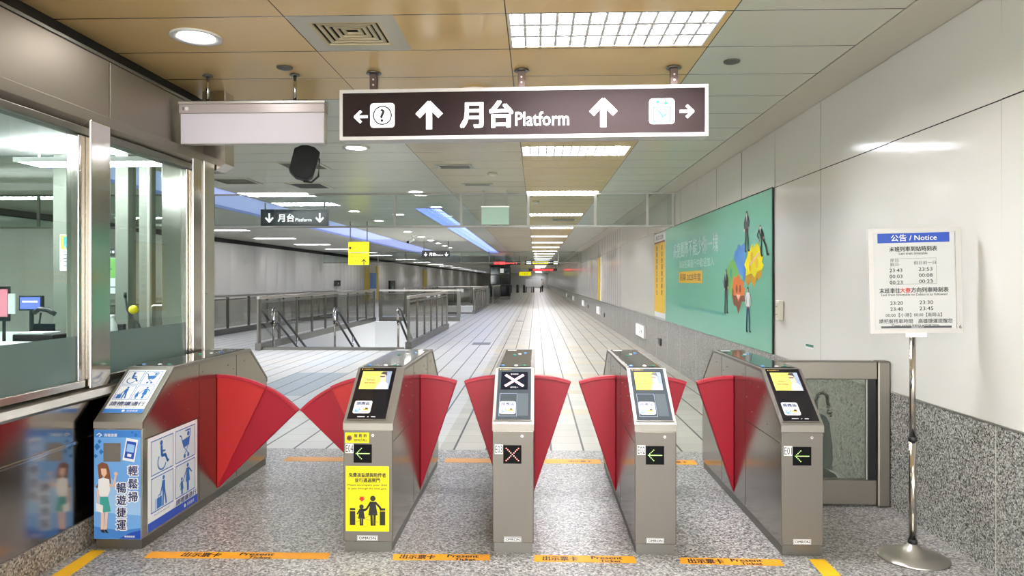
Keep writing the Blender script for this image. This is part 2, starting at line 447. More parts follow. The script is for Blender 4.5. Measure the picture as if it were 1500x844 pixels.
class Panel:
    """flat print laid on a real surface: origin o, axes ux, uy; layers lift along the normal"""
    STEP = 0.0006
    def __init__(s, o, ux, uy):
        s.o, s.ux, s.uy = Vector(o), Vector(ux).normalized(), Vector(uy).normalized()
        s.n = s.ux.cross(s.uy); s.l = {}
    def P(s, x, y, l): return s.o + s.ux * x + s.uy * y + s.n * (l * s.STEP)
    # nm may end in '#k': separate parts that carry the same name
    def mb(s, m, nm): return s.l.setdefault((m, nm), MB())
    def poly(s, m, pts, l=1, nm='print'):
        s.mb(m, nm).poly([s.P(x, y, l) for x, y in pts])
    def rect(s, m, x0, y0, x1, y1, l=1, nm='print'): s.poly(m, [(x0, y0), (x1, y0), (x1, y1), (x0, y1)], l, nm)
    def rrect(s, m, x0, y0, x1, y1, r, l=1, nm='print'):
        pts = []
        for cx, cy, a in ((x1 - r, y0 + r, -90), (x1 - r, y1 - r, 0), (x0 + r, y1 - r, 90), (x0 + r, y0 + r, 180)):
            for k in range(5):
                t = math.radians(a + 22.5 * k); pts.append((cx + r * math.cos(t), cy + r * math.sin(t)))
        s.poly(m, pts, l, nm)
    def slab(s, m, x0, y0, x1, y1, d, nm):
        b = bmesh.new()
        q = [s.o + s.ux * x + s.uy * y for x, y in ((x0, y0), (x1, y0), (x1, y1), (x0, y1))]
        a = [b.verts.new(p) for p in q]; c = [b.verts.new(p + s.n * d) for p in q]
        b.faces.new(c)
        for i in range(4): b.faces.new((a[i], a[(i + 1) % 4], c[(i + 1) % 4], c[i]))
        s.mb(m, nm).add(b)
    def frame(s, m, x0, y0, x1, y1, t, l=1, nm='print'):
        s.rect(m, x0, y0, x1, y0 + t, l, nm); s.rect(m, x0, y1 - t, x1, y1, l, nm)
        s.rect(m, x0, y0 + t, x0 + t, y1 - t, l, nm); s.rect(m, x1 - t, y0 + t, x1, y1 - t, l, nm)
    def disc(s, m, x, y, r, l=1, nm='print', n=20, ry=None):
        ry = ry or r
        s.poly(m, [(x + r * math.cos(2 * math.pi * i / n), y + ry * math.sin(2 * math.pi * i / n)) for i in range(n)], l, nm)
    def arc(s, m, x, y, r, w, a0, a1, l=1, nm='print', n=20):
        p = []
        for i in range(n + 1):
            t = math.radians(a0 + (a1 - a0) * i / n); p.append((math.cos(t), math.sin(t)))
        for i in range(n):
            s.poly(m, [(x + p[i][0] * (r - w / 2), y + p[i][1] * (r - w / 2)), (x + p[i][0] * (r + w / 2), y + p[i][1] * (r + w / 2)),
                       (x + p[i + 1][0] * (r + w / 2), y + p[i + 1][1] * (r + w / 2)), (x + p[i + 1][0] * (r - w / 2), y + p[i + 1][1] * (r - w / 2))], l, nm)
    def stroke(s, m, pts, w, l=1, nm='print'):
        for (x0, y0), (x1, y1) in zip(pts, pts[1:]):
            d = Vector((x1 - x0, y1 - y0)); L = d.length
            if L < 1e-6: continue
            n = Vector((-d.y, d.x)) / L * w / 2; e = d / L * w * 0.25
            s.poly(m, [(x0 - e.x + n.x, y0 - e.y + n.y), (x0 - e.x - n.x, y0 - e.y - n.y), (x1 + e.x - n.x, y1 + e.y - n.y), (x1 + e.x + n.x, y1 + e.y + n.y)], l, nm)
    def text(s, m, t, x, y, h, al='c', l=2, bold=0.0, w=None, nm='lettering'):
        """h: height of the lettering block; y: its vertical centre"""
        vs, fs = text_geo(t, 0.0)
        if not vs: return
        x0, x1 = min(v[0] for v in vs), max(v[0] for v in vs); y0, y1 = min(v[1] for v in vs), max(v[1] for v in vs)
        k = h / (y1 - y0); kx = k if w is None else w / (x1 - x0)
        W = (x1 - x0) * kx
        ox = {'l': x, 'c': x - W / 2, 'r': x - W}[al]
        b = s.mb(m, nm).bm
        d = bold * k
        ds = [(0, 0)] if not bold else [(d, d * .6), (-d, d * .6), (d, -d * .6), (-d, -d * .6)]
        if bold > .05: ds += [(d * 1.3, 0), (-d * 1.3, 0), (0, d), (0, -d)]
        for c_, (dx, dy) in enumerate(ds):          # heavier strokes: the same outline laid slightly apart
            nv = [b.verts.new(s.P(ox + dx + (vx - x0) * kx, y + dy - h / 2 + (vy - y0) * k, l + .16 * c_)) for vx, vy in vs]
            for f in fs:
                try: b.faces.new([nv[i] for i in f])
                except ValueError: pass
    def arrow(s, m, x, y, sz, ang, w=None, l=2, nm='arrow'):
        w = w or sz * 0.16
        ca, sa = math.cos(ang), math.sin(ang)
        R = lambda p: (x + p[0] * ca - p[1] * sa, y + p[0] * sa + p[1] * ca)
        h = sz / 2
        s.stroke(m, [R((-h, 0)), R((h - w * 0.4, 0))], w, l, nm)
        s.stroke(m, [R((h * 0.02, h * 0.82)), R((h - w * .3, 0))], w * 1.05, l, nm)
        s.stroke(m, [R((h * 0.02, -h * 0.82)), R((h - w * .3, 0))], w * 1.05, l, nm)
    def build(s, parent, under=None, keep=()):
        """under: name of the part that carries the other prints as its sub-parts"""
        out = {}
        for (m, nm), mb in s.l.items(): out[(m, nm)] = mb.build(nm.split('#')[0], m, parent)
        base = None
        if isinstance(under, str):
            base = next((o for (m, nm), o in out.items() if nm == under), None) or next((c for c in parent.children if c.name.split('.')[0] == under), None)
        if base:
            for (m, nm), o in out.items():
                if o != base and nm not in keep: o.parent = base
        return out

# pictograms, drawn in a unit box at (x, y) with scale k
def pic_wheelchair(p, m, x, y, k, l=2):
    S = lambda pts: [(x + a * k, y + b * k) for a, b in pts]
    p.disc(m, x + .42 * k, y + .90 * k, .085 * k, l, 'pictogram#0')
    p.stroke(m, S([(.43, .78), (.45, .50)]), .13 * k, l, 'pictogram#0')
    p.stroke(m, S([(.46, .62), (.66, .60)]), .06 * k, l, 'pictogram#0')
    p.stroke(m, S([(.45, .47), (.68, .45), (.82, .22)]), .10 * k, l, 'pictogram#0')
    p.stroke(m, S([(.80, .20), (.90, .24)]), .06 * k, l, 'pictogram#0')
    p.arc(m, x + .46 * k, y + .28 * k, .26 * k, .055 * k, 130, 340, l, 'pictogram#0')
def pic_stroller(p, m, x, y, k, l=2):
    S = lambda pts: [(x + a * k, y + b * k) for a, b in pts]
    p.stroke(m, S([(.08, .86), (.18, .82), (.27, .60)]), .05 * k, l, 'pictogram#1')
    p.poly(m, S([(.22, .66), (.80, .72), (.74, .42), (.34, .38)]), l, 'pictogram#1')
    p.stroke(m, S([(.80, .72), (.82, .95)]), .05 * k, l, 'pictogram#1')
    p.stroke(m, S([(.84, .96), (.48, .96)]), .05 * k, l, 'pictogram#1')
    p.disc(m, x + .68 * k, y + .83 * k, .085 * k, l, 'pictogram#1')
    p.stroke(m, S([(.40, .38), (.66, .14)]), .035 * k, l, 'pictogram#1')
    p.stroke(m, S([(.66, .40), (.42, .14)]), .035 * k, l, 'pictogram#1')
    p.disc(m, x + .42 * k, y + .08 * k, .075 * k, l, 'pictogram#1'); p.disc(m, x + .68 * k, y + .08 * k, .075 * k, l, 'pictogram#1')
def pic_luggage(p, m, x, y, k, l=2):
    S = lambda pts: [(x + a * k, y + b * k) for a, b in pts]
    p.disc(m, x + .56 * k, y + .93 * k, .07 * k, l, 'pictogram#2')
    p.poly(m, S([(.48, .84), (.64, .84), (.66, .50), (.47, .50)]), l, 'pictogram#2')
    p.stroke(m, S([(.54, .52), (.52, .02)]), .09 * k, l, 'pictogram#2')
    p.stroke(m, S([(.61, .52), (.68, .26), (.72, .04)]), .09 * k, l, 'pictogram#2')
    p.stroke(m, S([(.51, .80), (.42, .56), (.36, .42)]), .06 * k, l, 'pictogram#2')
    p.poly(m, S([(.14, .34), (.44, .36), (.44, .02), (.14, .0)]), l, 'pictogram#2')
    p.stroke(m, S([(.24, .34), (.24, .42), (.36, .43), (.36, .35)]), .03 * k, l, 'pictogram#2')
    p.stroke(m, S([(.07, .34), (.07, .0)]), .035 * k, l, 'pictogram#2')
def pic_family(p, m, x, y, k, l=2):
    S = lambda pts: [(x + a * k, y + b * k) for a, b in pts]
    p.disc(m, x + .64 * k, y + .92 * k, .075 * k, l, 'pictogram#3')
    p.poly(m, S([(.56, .83), (.72, .83), (.80, .34), (.50, .34)]), l, 'pictogram#3')
    p.stroke(m, S([(.61, .34), (.62, .03)]), .07 * k, l, 'pictogram#3'); p.stroke(m, S([(.69, .34), (.68, .03)]), .07 * k, l, 'pictogram#3')
    p.stroke(m, S([(.72, .80), (.92, .62)]), .06 * k, l, 'pictogram#3')
    p.stroke(m, S([(.57, .80), (.40, .56), (.32, .42)]), .05 * k, l, 'pictogram#3')
    p.disc(m, x + .22 * k, y + .53 * k, .06 * k, l, 'pictogram#3')
    p.poly(m, S([(.17, .46), (.28, .46), (.34, .16), (.12, .16)]), l, 'pictogram#3')
    p.stroke(m, S([(.20, .16), (.20, .0)]), .05 * k, l, 'pictogram#3'); p.stroke(m, S([(.26, .16), (.26, .0)]), .05 * k, l, 'pictogram#3')
    p.stroke(m, S([(.17, .44), (.08, .30)]), .04 * k, l, 'pictogram#3')

def rect_holes(xr, yr, z, holes):
    """one flat slab of rectangles with rectangular holes"""
    xs = sorted(set([xr[0], xr[1]] + [v for h in holes for v in h[:2] if xr[0] < v < xr[1]]))
    ys = sorted(set([yr[0], yr[1]] + [v for h in holes for v in h[2:] if yr[0] < v < yr[1]]))
    mb = MB(); V = {}
    def vt(x, y):
        if (x, y) not in V: V[(x, y)] = mb.bm.verts.new((x, y, z))
        return V[(x, y)]
    for x0, x1 in zip(xs, xs[1:]):
        for y0, y1 in zip(ys, ys[1:]):
            cx, cy = (x0 + x1) / 2, (y0 + y1) / 2
            if any(h[0] < cx < h[1] and h[2] < cy < h[3] for h in holes): continue
            mb.bm.faces.new((vt(x0, y0), vt(x1, y0), vt(x1, y1), vt(x0, y1)))
    return mb

# ------------------------------------------------------------------ the hall
ZC = 3.12
XR = 2.455           # right wall
XB = -2.63           # service booth front
XL = -11.5           # far left wall
YB, YE = -8.0, 150.0
BOOTH_END = 5.90
WELLS = [(-6.15, -2.98, 15.9, 27.0), (-6.15, -3.0, 33.6, 44.0)]
struct('floor', MB().box(XB - 4, XR + 0.1, YB, 6.56, -0.10, 0.0), 'gr_floor')
struct('floor.001', rect_holes((XL, XR), (6.56, YE), 0.0, WELLS), 'tiles')
struct('floor.002', MB().box(XL, XB - 4, YB, 6.56, -0.10, 0.0), 'gr_floor')

# ceiling lamps (long grid fixtures) by ceiling strip
LIGHTS_C = [(-0.165, 1.10, 4.122 + 4.118 * k, 4.122 + 4.118 * k + 0.60) for k in range(-3, 36)]
LIGHTS_C = [(a, b, c, d) for a, b, c, d in LIGHTS_C if d > YB]
LIGHTS_L = [(-5.30, -4.05, y, y + 0.6) for y in (12.4, 14.0)]
LIGHTS_F = [(-10.40, -8.90, y, y + 0.5) for y in (8.5, 12.8, 17.1, 21.4, 25.7, 30.1, 34.6, 39.0, 43.4, 52.0, 60.0, 68.0, 76.0, 86.0, 96.0, 108.0, 120.0, 134.0)]
SLOT = (-2.61, -2.07, 15.2, 40.2)
BAND = (-6.75, -5.35, 9.0, 46.0)
VENTS = [(-3.40, -2.86, 9.2, 9.75), (-3.95, -3.42, 11.15, 11.8), (-4.95, -4.4, 10.6, 11.2), (-1.32, -0.88, 9.45, 9.75), (-1.16, -0.72, 11.3, 11.5), (0.42, 1.0, 17.9, 18.3)]
NEARVENT = (-1.475, -0.835, 4.122, 4.752)
holes_all = LIGHTS_C + LIGHTS_L + LIGHTS_F + [SLOT, BAND, NEARVENT]
def ceil(name, x0, x1, y0, y1, m):
    hs = [h for h in holes_all if h[0] < x1 and h[1] > x0 and h[2] < y1 and h[3] > y0]
    struct(name, rect_holes((x0, x1), (y0, y1), ZC, hs), m)
ceil('ceiling', XB - 0.23, -1.482, YB, CJ + 0.634 * 3, 'ceil_beige')
ceil('ceiling.001', -1.476, -0.178, YB, CJ + 0.634 * 3, 'ceil_beige')
ceil('ceiling.002', -0.172, 1.135, YB, CJ + 0.634 * 3, 'ceil_beige')
ceil('ceiling.003', -1.476, -0.178, CJ + 0.634 * 3, YE, 'ceil_light')
ceil('ceiling.004', -0.172, 1.135, CJ + 0.634 * 3, YE, 'ceil_tan')
ceil('ceiling.005', 1.141, 2.10, YB, YE, 'ceil_grey')
ceil('ceiling.006', XL, -1.482, CJ + 0.634 * 3, YE, 'ceil_grey')
struct('ceiling.007', MB().box(XL, XR + 0.1, YB, YE, ZC + 0.30, ZC + 0.36), 'dark')
struct('ceiling.008', MB().box(2.106, XR + 0.05, YB, YE, ZC - 0.005, ZC + 0.02), 'soffit')
for i, x in enumerate((-1.479, -0.175, 1.138, 2.103)):
    struct('trim_%d' % (i + 1), MB().box(x - 0.004, x + 0.004, YB, YE, ZC + 0.002, ZC + 0.03), 'dark')

# right wall: granite dado, enamel panels in two tiers
g = MB(); e = MB(); far = MB()
J0, JW = 3.83 - 1.185 * 10, 1.185
k = 0
y = J0
while y < YE:
    y1 = y + JW
    t = random.uniform(-0.0035, 0.0035); t2 = random.uniform(-0.0035, 0.0035)
    dst = e
    if y < 20.4:
        for z0, z1 in ((0.806, 2.521), (2.529, 3.112)):
            b = bmesh.new()
            v = [b.verts.new(p) for p in ((XR + t, y + .002, z0), (XR - t, y1 - .002, z0), (XR - t + t2, y1 - .002, z1), (XR + t + t2, y + .002, z1))]
            b.faces.new(v[::-1]); e.add(b)
    y = y1
struct('wall_right', e, 'enamel')
# beyond the blank board the panels are narrow and slightly dished, which streaks the reflections
y = 20.45; seg = 6
fm = MB()
while y < 149:
    pw = 0.6
    for z0, z1 in ((0.806, 2.521), (2.529, 3.112)):
        b = bmesh.new(); cols = []
        for i in range(seg + 1):
            u = i / seg; dx = 0.010 * (1 - (2 * u - 1) ** 2)
            cols.append((b.verts.new((XR - dx + .01, y + u * pw, z0)), b.verts.new((XR - dx + .01, y + u * pw, z1))))
        for i in range(seg):
            f = b.faces.new((cols[i][0], cols[i][1], cols[i + 1][1], cols[i + 1][0])); f.smooth = True
        fm.add(b)
    y += pw
struct('wall_right.001', fm, 'enamel_far')
struct('wall_right.002', MB().box(XR + 0.02, XR + 0.12, YB, YE, 0, ZC), 'dark')
gm = MB(); y = J0 + 0.04
while y < YE:
    gm.box(XR - 0.004, XR + 0.02, y + 0.0015, y + JW - 0.0015, 0.0, 0.796)
    y += JW
struct('baseboard_right', gm, 'gr_wall')
jm = MB(); y = J0 + 0.04
while y < YE:
    jm.box(XR - .0045, XR, y - .0025, y + .0025, 0, .796)
    y += JW
struct('trim_21', jm, 'cream')
struct('trim_5', MB().box(XR - 0.008, XR + 0.02, YB, YE, 0.796, 0.806), 'alu')

# far left wall of the concourse
lm = MB(); y = 6.0
while y < YE:
    pw = 1.2 if y < 40 else 0.8
    b = bmesh.new(); cols = []
    for i in range(7):
        u = i / 6; dx = 0.012 * (1 - (2 * u - 1) ** 2)
        cols.append((b.verts.new((XL + dx, y + u * pw + (.004 if i == 0 else 0), 0.0)), b.verts.new((XL + dx, y + u * pw, 2.97))))
    for i in range(6):
        f = b.faces.new((cols[i][0], cols[i + 1][0], cols[i + 1][1], cols[i][1])); f.smooth = True
    lm.add(b)
    y += pw
struct('wall_left', lm, 'enamel_far')
struct('wall_left.001', MB().box(XL - 0.12, XL - 0.02, YB, YE, 0, ZC + .1), 'whitewall')
struct('trim_6', MB().box(XL - 0.02, XL + 0.05, 6.0, YE, 2.97, ZC), 'dark')
struct('wall_back', MB().box(XL, XR + 0.1, YE, YE + 0.1, 0, ZC + 0.3), 'whitewall')

# stairwells: white lined shafts with steps going down
for i, (x0, x1, y0, y1) in enumerate(WELLS):
    mb = MB()
    mb.box(x0 - .02, x0, y0, y1, -5.0, -0.002); mb.box(x1, x1 + .02, y0, y1, -5.0, -0.002); mb.box(x0, x1, y1, y1 + .02, -5.0, -0.002)
    struct('wall_stairwell' + ('' if i == 0 else '.%03d' % i), mb, 'whitewall')
    st = MB()
    for s in range(26):
        st.box(x0, x1, y0 + 0.35 + 0.32 * s, min(y1, y0 + 0.35 + 0.32 * (s + 1)), -5.0, -0.165 * (s + 1))
    st.box(x0, x1, y0, y0 + 0.35, -5.0, -0.001)
    struct('floor_stairs' + ('' if i == 0 else '.%03d' % i), st, 'gr_floor')
    struct('trim_%d' % (7 + i), MB().box(x0, x1, y0 - 0.10, y0 + 0.08, 0.0, 0.06), 'steel_dark')

# blue-lit recesses in the ceiling
def recess(n, h, depth):
    x0, x1, y0, y1 = h
    mb = MB()
    mb.box(x0 - .02, x0, y0, y1, ZC, ZC + depth); mb.box(x1, x1 + .02, y0, y1, ZC, ZC + depth)
    mb.box(x0, x1, y0 - .02, y0, ZC, ZC + depth); mb.box(x0, x1, y1, y1 + .02, ZC, ZC + depth)
    mb.box(x0 - .02, x1 + .02, y0, y1, ZC + depth, ZC + depth + .02)
    struct('ceiling_recess' + n, mb, 'bluecast')
recess('', SLOT, 0.22); recess('.001', BAND, 0.12)
t = thing('cove_light', 'long blue cove light in narrow ceiling slot left of the walkway', 'ceiling light', ((SLOT[0] + SLOT[1]) / 2, SLOT[2], ZC))
hw = (SLOT[1] - SLOT[0]) / 2; L = SLOT[3] - SLOT[2]
MB().box(-.05, hw - .01, 0.1, L - .1, 0.10, 0.12).build('lamp_strip', 'bluelamp', t)
MB().box(-hw + .01, -.08, 0.1, L - .1, 0.19, 0.215).build('side_panel', mat('blue_side_panel', '8fa6f0', 0.5, emit=0.5, ecol='7f9cf8'), t)
lv = MB()
for i in range(80): lv.box(-.06, hw, 0.2 + i * L / 80, 0.215 + i * L / 80, 0.01, 0.03)
lv.box(-0.07, -0.06, 0, L, 0.01, 0.04); lv.box(0.09, 0.10, 0, L, 0.01, 0.03)
lv.build('louver', 'bluecast', t)
t = thing('cove_light', 'wide blue glowing ceiling cove farther left above the stairs', 'ceiling light', ((BAND[0] + BAND[1]) / 2, BAND[2], ZC))
hw = (BAND[1] - BAND[0]) / 2; L = BAND[3] - BAND[2]
MB().box(-hw + .01, hw - .01, 0.05, L - .05, 0.06, 0.10).build('lamp_panel', 'bluepanel', t)

# ------------------------------------------------------------------ ceiling fixtures
M['lampfar'] = mat('far_lamp_tube', 'ffffff', 0.5, emit=48.0, ecol='f7f8ff')
def grid_light(h, label, group=None, n=13, rows=3, detail=True):
    x0, x1, y0, y1 = h
    W, D = x1 - x0, y1 - y0
    t = thing('grid_ceiling_light', label, 'ceiling light', (x0, y0, ZC), 0, group)
    hb = MB()
    hb.box(0, .012, 0, D, 0, .10); hb.box(W - .012, W, 0, D, 0, .10); hb.box(.012, W - .012, 0, .012, 0, .10); hb.box(.012, W - .012, D - .012, D, 0, .10)
    MB().box(.012, W - .012, .012, D - .012, .10, .11).build('reflector', 'reflector', t)
    hb.build('housing', 'lampwhite', t)
    tb = MB()
    for i in range(rows):
        yc = D * (i + .5) / rows
        tb.cyl((.03, yc, .048 if detail else .034), (W - .03, yc, .048 if detail else .034), .022, n=12)
    tb.build('lamp_tube', 'lamp' if detail else 'lampfar', t)
    lv = MB()
    for i in range(1, n): lv.box(W * i / n - .010, W * i / n + .010, .012, D - .012, .004, .022 if detail else .010)
    for i in range(1, rows):
        lv.box(.012, W - .012, D * i / rows - .020, D * i / rows + .020, .003, .026 if detail else .010)
    lv.build('louver', 'louver', t)
    return t
for i, h in enumerate(LIGHTS_C):
    Y = h[2]
    if abs(Y - 4.122) < .1: lab, gr = 'large white grid ceiling light above the brown hanging platform sign', None
    elif Y < 4: lab, gr = 'white grid ceiling light behind the viewer over the walkway', 'grid lights behind the viewer'
    elif Y < 9: lab, gr = 'white grid ceiling light just visible below the brown platform sign', None
    elif Y < 13: lab, gr = 'narrow looking grid ceiling light second beyond the brown platform sign', None
    else: lab, gr = 'distant white grid ceiling light in the row over the walkway beyond the smoke screen', 'distant grid lights over the walkway'
    grid_light(h, lab, gr, detail=Y < 45)
for i, h in enumerate(LIGHTS_L):
    grid_light(h, ('white grid ceiling light above and left of the black platform sign', 'white grid ceiling light partly behind the black platform sign hangers')[i])
for i, h in enumerate(LIGHTS_F):
    grid_light(h, 'slim grid ceiling light in the row beside the far left wall', 'grid lights along the far left wall', detail=False)

DL = [((-2.15, 4.43), 'large round lit downlight in the beige ceiling at upper left', None),
      ((-2.09, 8.2), 'round lit downlight just under the left end of the brown platform sign', None),
      ((-2.09, 12.3), 'round lit downlight in the grey ceiling before the smoke screen', None),
      ((-2.09, 14.86), 'round lit downlight right behind the smoke screen near the blue slot', None)]
DL += [((-4.05, y), 'small round lit downlight in the far row over the left concourse', 'downlights over the left concourse') for y in (15.7, 18.2, 20.3, 22.3, 25.0, 27.2, 29.3, 31.5, 33.5)]
DL += [((-3.2, 16.5), 'small round lit downlight between the two rows beyond the smoke screen', None)]
for (x, y), lab, gr in DL:
    t = thing('downlight', lab, 'ceiling light', (x, y, ZC), 0, gr)
    MB().lathe([(0.105, 0.0), (0.155, -0.002), (0.158, -0.012), (0.150, -0.016), (0.118, -0.012), (0.105, -0.004)], n=36, close=False).build('trim_ring', 'lampwhite', t)
    MB().cyl((0, 0, -0.008), (0, 0, -0.002), 0.12, n=36).build('lens', 'down', t)
for (x, y), lab in (((1.381, 5.056), 'small dark round detector in the grey ceiling right of the platform sign'), ((-1.821, 5.092), 'small dark round detector in the beige ceiling above the blank sign')):
    t = thing('smoke_detector', lab, 'detector', (x, y, ZC))
    MB().lathe([(0.045, 0.0), (0.058, -0.003), (0.056, -0.012), (0.03, -0.02), (0.005, -0.022)]).build('cap', mat('detector_grey', '55554b', 0.5), t)
for (x, y), lab in (((-0.62, 10.2), 'round pale detector below the brown sign on the ceiling'), ((-0.50, 5.74), 'pale round ceiling disc peeking over the top edge of the brown sign'), ((0.0, 13.9), 'small round ceiling sensor beyond the smoke screen')):
    t = thing('ceiling_disc', lab, 'detector', (x, y, ZC))
    k_ = 1.75 if y < 6 else 1.0
    MB().lathe([(0.05 * k_, 0.0), (0.07 * k_, -0.01), (0.06 * k_, -0.03), (0.02 * k_, -0.045), (0.004, -0.046)]).build('cap', 'socket', t)

# square stepped air diffuser close by
x0, x1, y0, y1 = NEARVENT
t = thing('air_diffuser', 'square stepped air diffuser in the beige ceiling left of the grid light', 'vent', (x0, y0, ZC))
W, D = x1 - x0, y1 - y0
fr = MB()
fr.box(0, W, 0, .10, 0, .012); fr.box(0, W, D - .10, D, 0, .012); fr.box(0, .10, .10, D - .10, 0, .012); fr.box(W - .10, W, .10, D - .10, 0, .012)
fr.build('flange', mat('vent_paint', 'd6d2c2', 0.4), t)
vp = mat('vent_beige', 'd8c9a2', 0.4)
for i in range(5):
    a, wd, z = .10 + i * .040, .020, .004 * i
    cn = MB()
    cn.box(a, W - a, a, a + wd, z, z + .012); cn.box(a, W - a, D - a - wd, D - a, z, z + .012)
    cn.box(a, a + wd, a + wd, D - a - wd, z, z + .012); cn.box(W - a - wd, W - a, a + wd, D - a - wd, z, z + .012)
    cn.build('ring', vp, t)
MB().box(.08, W - .08, .08, D - .08, .10, .11).build('backing', 'dark', t)
for i, (x0, x1, y0, y1) in enumerate(VENTS):
    lab = ('slatted square air vent in the grey ceiling behind the black loudspeaker', 'dark square grille in the grey ceiling right of the booth corner post', 'dark grille in the grey ceiling just beside the booth corner',
           'small slatted air vent under the brown sign in the pale ceiling', 'thin dark slot vent before the smoke screen', 'dark slot vent beside the distant grid lights')[i]
    t = thing('air_vent', lab, 'vent', (x0, y0, ZC)); W, D = x1 - x0, y1 - y0
    fr = MB(); fr.box(-.03, W + .03, -.03, 0.02, -.012, -.002); fr.box(-.03, W + .03, D - .02, D + .03, -.012, -.002); fr.box(-.03, .02, 0.02, D - .02, -.012, -.002); fr.box(W - .02, W + .03, 0.02, D - .02, -.012, -.002)
    fr.build('frame', mat('vent_grey', 'b8b6a6', 0.4), t)
    MB().box(0, W, 0, D, -.004, -.002).build('backing', 'dark', t)
    if i != 1:
        sl = MB(); n = 6
        for k in range(n): sl.box(.02, W - .02, D * (k + .5) / n - .008, D * (k + .5) / n + .008, -.012, -.005)
        sl.build('slat', mat('vent_slat', '8f8d80', 0.4), t)

# smoke screens hung from the ceiling across the hall
def smoke_screen(Y, label, drops):
    t = thing('smoke_screen', label, 'smoke screen', (0, Y, 2.51))
    MB().box(XL + .02, XR - .01, -.02, .02, 0, .035, .003).build('bottom_rail', 'steel_dark', t)
    MB().box(XL + .02, XR - .01, -.004, .004, .035, ZC - 2.51 - .03).build('glass_panel', 'smokeglass', t)
    MB().box(XL + .02, XR - .01, -.015, .015, ZC - 2.51 - .03, ZC - 2.51).build('top_rail', 'steel_dark', t)
    for x in drops: MB().box(x - .022, x + .022, -.018, .018, .035, ZC - 2.51 - .03).build('hanger', 'steel_dark', t)
smoke_screen(12.56, 'clear glass smoke screen with steel rail hung across the ceiling nearest', [-9.0, -7.4, -5.79, -2.51, -1.32, -.133, 1.046, 1.954, 2.40])
smoke_screen(38.0, 'farther glass smoke screen hung across the ceiling by the black signs', [-10, -8.5, -7, -5.5, -4, -2.5, -1.2, 0, 1.2, 2.3])

# ------------------------------------------------------------------ service booth at the left
XW = XB
struct('baseboard_left', MB().box(XW - .2, XW, YB, 4.6, 0, .165, .003), 'gr_base')
lp = MB(); lp.box(XW - .06, XW - .012, YB, 4.60, .168, .628); lp.box(XW - .06, XW - .012, YB, 4.60, .648, .885)
struct('wall_booth', lp, 'steel_panel')
struct('trim_10', MB().box(XW - .05, XW - .004, YB, 4.60, .628, .648, .003), 'steel_mirror')
struct('trim_11', MB().prism([(XW - .16, .868), (XW + .03, .868), (XW + .045, .885), (XW + .03, .925), (XW - .16, .945)], YB, 4.36, 'y', .002), 'steel')
struct('trim_12', MB().box(XW - .10, XW - .012, YB, 4.08, .945, .985, .003), 'steel')
struct('trim_13', MB().box(XW - .10, XW - .012, 4.29, 5.36, .945, .99, .003), 'steel')
struct('wall_booth.001', MB().box(XW - .06, XW - .012, 4.60, BOOTH_END, 0, .945), 'steel_panel')
struct('column_booth', MB().box(XW - .14, XW + .012, 4.095, 4.29, .93, 2.52, .008), 'steel_mirror')
struct('column_booth.001', MB().box(XW - .25, XW + .0, 5.37, 5.52, .0, 2.52, .006), 'steel_mirror')
struct('column_booth.002', MB().box(XW - .25, XW + .014, 5.525, 5.70, .0, 2.52, .006), 'steel')
wf = MB()
wf.box(XW - .07, XW - .02, 4.03, 4.09, .985, 2.42, .004); wf.box(XW - .07, XW - .02, 5.31, 5.37, .985, 2.42, .004)
struct('trim_14', wf, 'steel_mirror')
struct('window_1', MB().box(XW - .05, XW - .042, YB, 4.05, .985, 2.43), 'glass')
struct('window_2', MB().box(XW - .05, XW - .042, 4.29, 5.34, .985, 2.43), 'glass')
struct('window_3', MB().box(XW - .041, XW - .039, YB, 4.03, .985, 1.245), 'frost')
struct('window_4', MB().box(XW - .041, XW - .039, 4.29, 5.31, .985, 1.25), 'frost')
# header
struct('trim_15', MB().box(XW - .10, XW - .012, YB, 5.37, 2.425, 2.47, .004), 'steel_dark')
struct('trim_16', MB().prism([(XW - .25, 2.47), (XW - .045, 2.47), (XW, 2.51), (XW, 2.575), (XW - .07, 2.588), (XW - .25, 2.588)], YB, BOOTH_END, 'y', .003), 'steel_fascia')
fa = MB()
for y0, y1 in ((YB, 0.62), (0.63, 2.46), (2.47, 4.44), (4.45, BOOTH_END)): fa.box(XW - .13, XW - .09, y0, y1, 2.588, 2.965, .003)
struct('wall_booth.002', fa, 'steel_fascia')
struct('trim_17', MB().box(XW - .22, XW - .085, YB, BOOTH_END, 2.968, 2.99, .003), 'steel_dark')
struct('trim_18', MB().box(XW - .26, XW - .22, YB, BOOTH_END, 2.9, ZC - .002, .0), 'dark')
struct('wall_booth.003', MB().prism([(XW - .10, 2.47), (XW + .02, 2.47), (XW + .09, 2.525), (XW + .09, ZC), (XW - .10, ZC)], BOOTH_END - .18, BOOTH_END, 'y', .004), 'steel_mirror')
# booth inside: ceiling, floor lamp strip, end wall of glass and steel
struct('ceiling_booth', MB().box(-6.6, XW - .1, 0.2, BOOTH_END, 2.62, 2.66), 'whitewall')
struct('wall_booth.004', MB().box(-6.6, -6.55, 0.2, BOOTH_END, 0, 2.64), 'boothwall')
struct('wall_booth.005', MB().box(-6.6, XW - .1, 0.15, 0.2, 0, 2.64), 'boothwall')
ew = MB()
for a, b in ((-4.006, -3.76), (-3.48, -3.37), (-3.28, -3.20), (-2.98, -2.88), (-5.4, -5.2)): ew.box(a, b, BOOTH_END - .14, BOOTH_END - .02, 0, 2.62, .005)
M['steel_booth'] = steel('booth_post_steel', '83867e', 0.5, 0.65)
struct('column_booth.003', ew, 'steel_booth')
struct('wall_booth.006', MB().box(-6.55, -3.20, BOOTH_END - .10, BOOTH_END - .05, 0, 1.14), 'boothwall')
struct('window_5', MB().box(-6.55, -2.88, BOOTH_END - .075, BOOTH_END - .067, 1.14, 2.62), 'glass')
mu = MB()
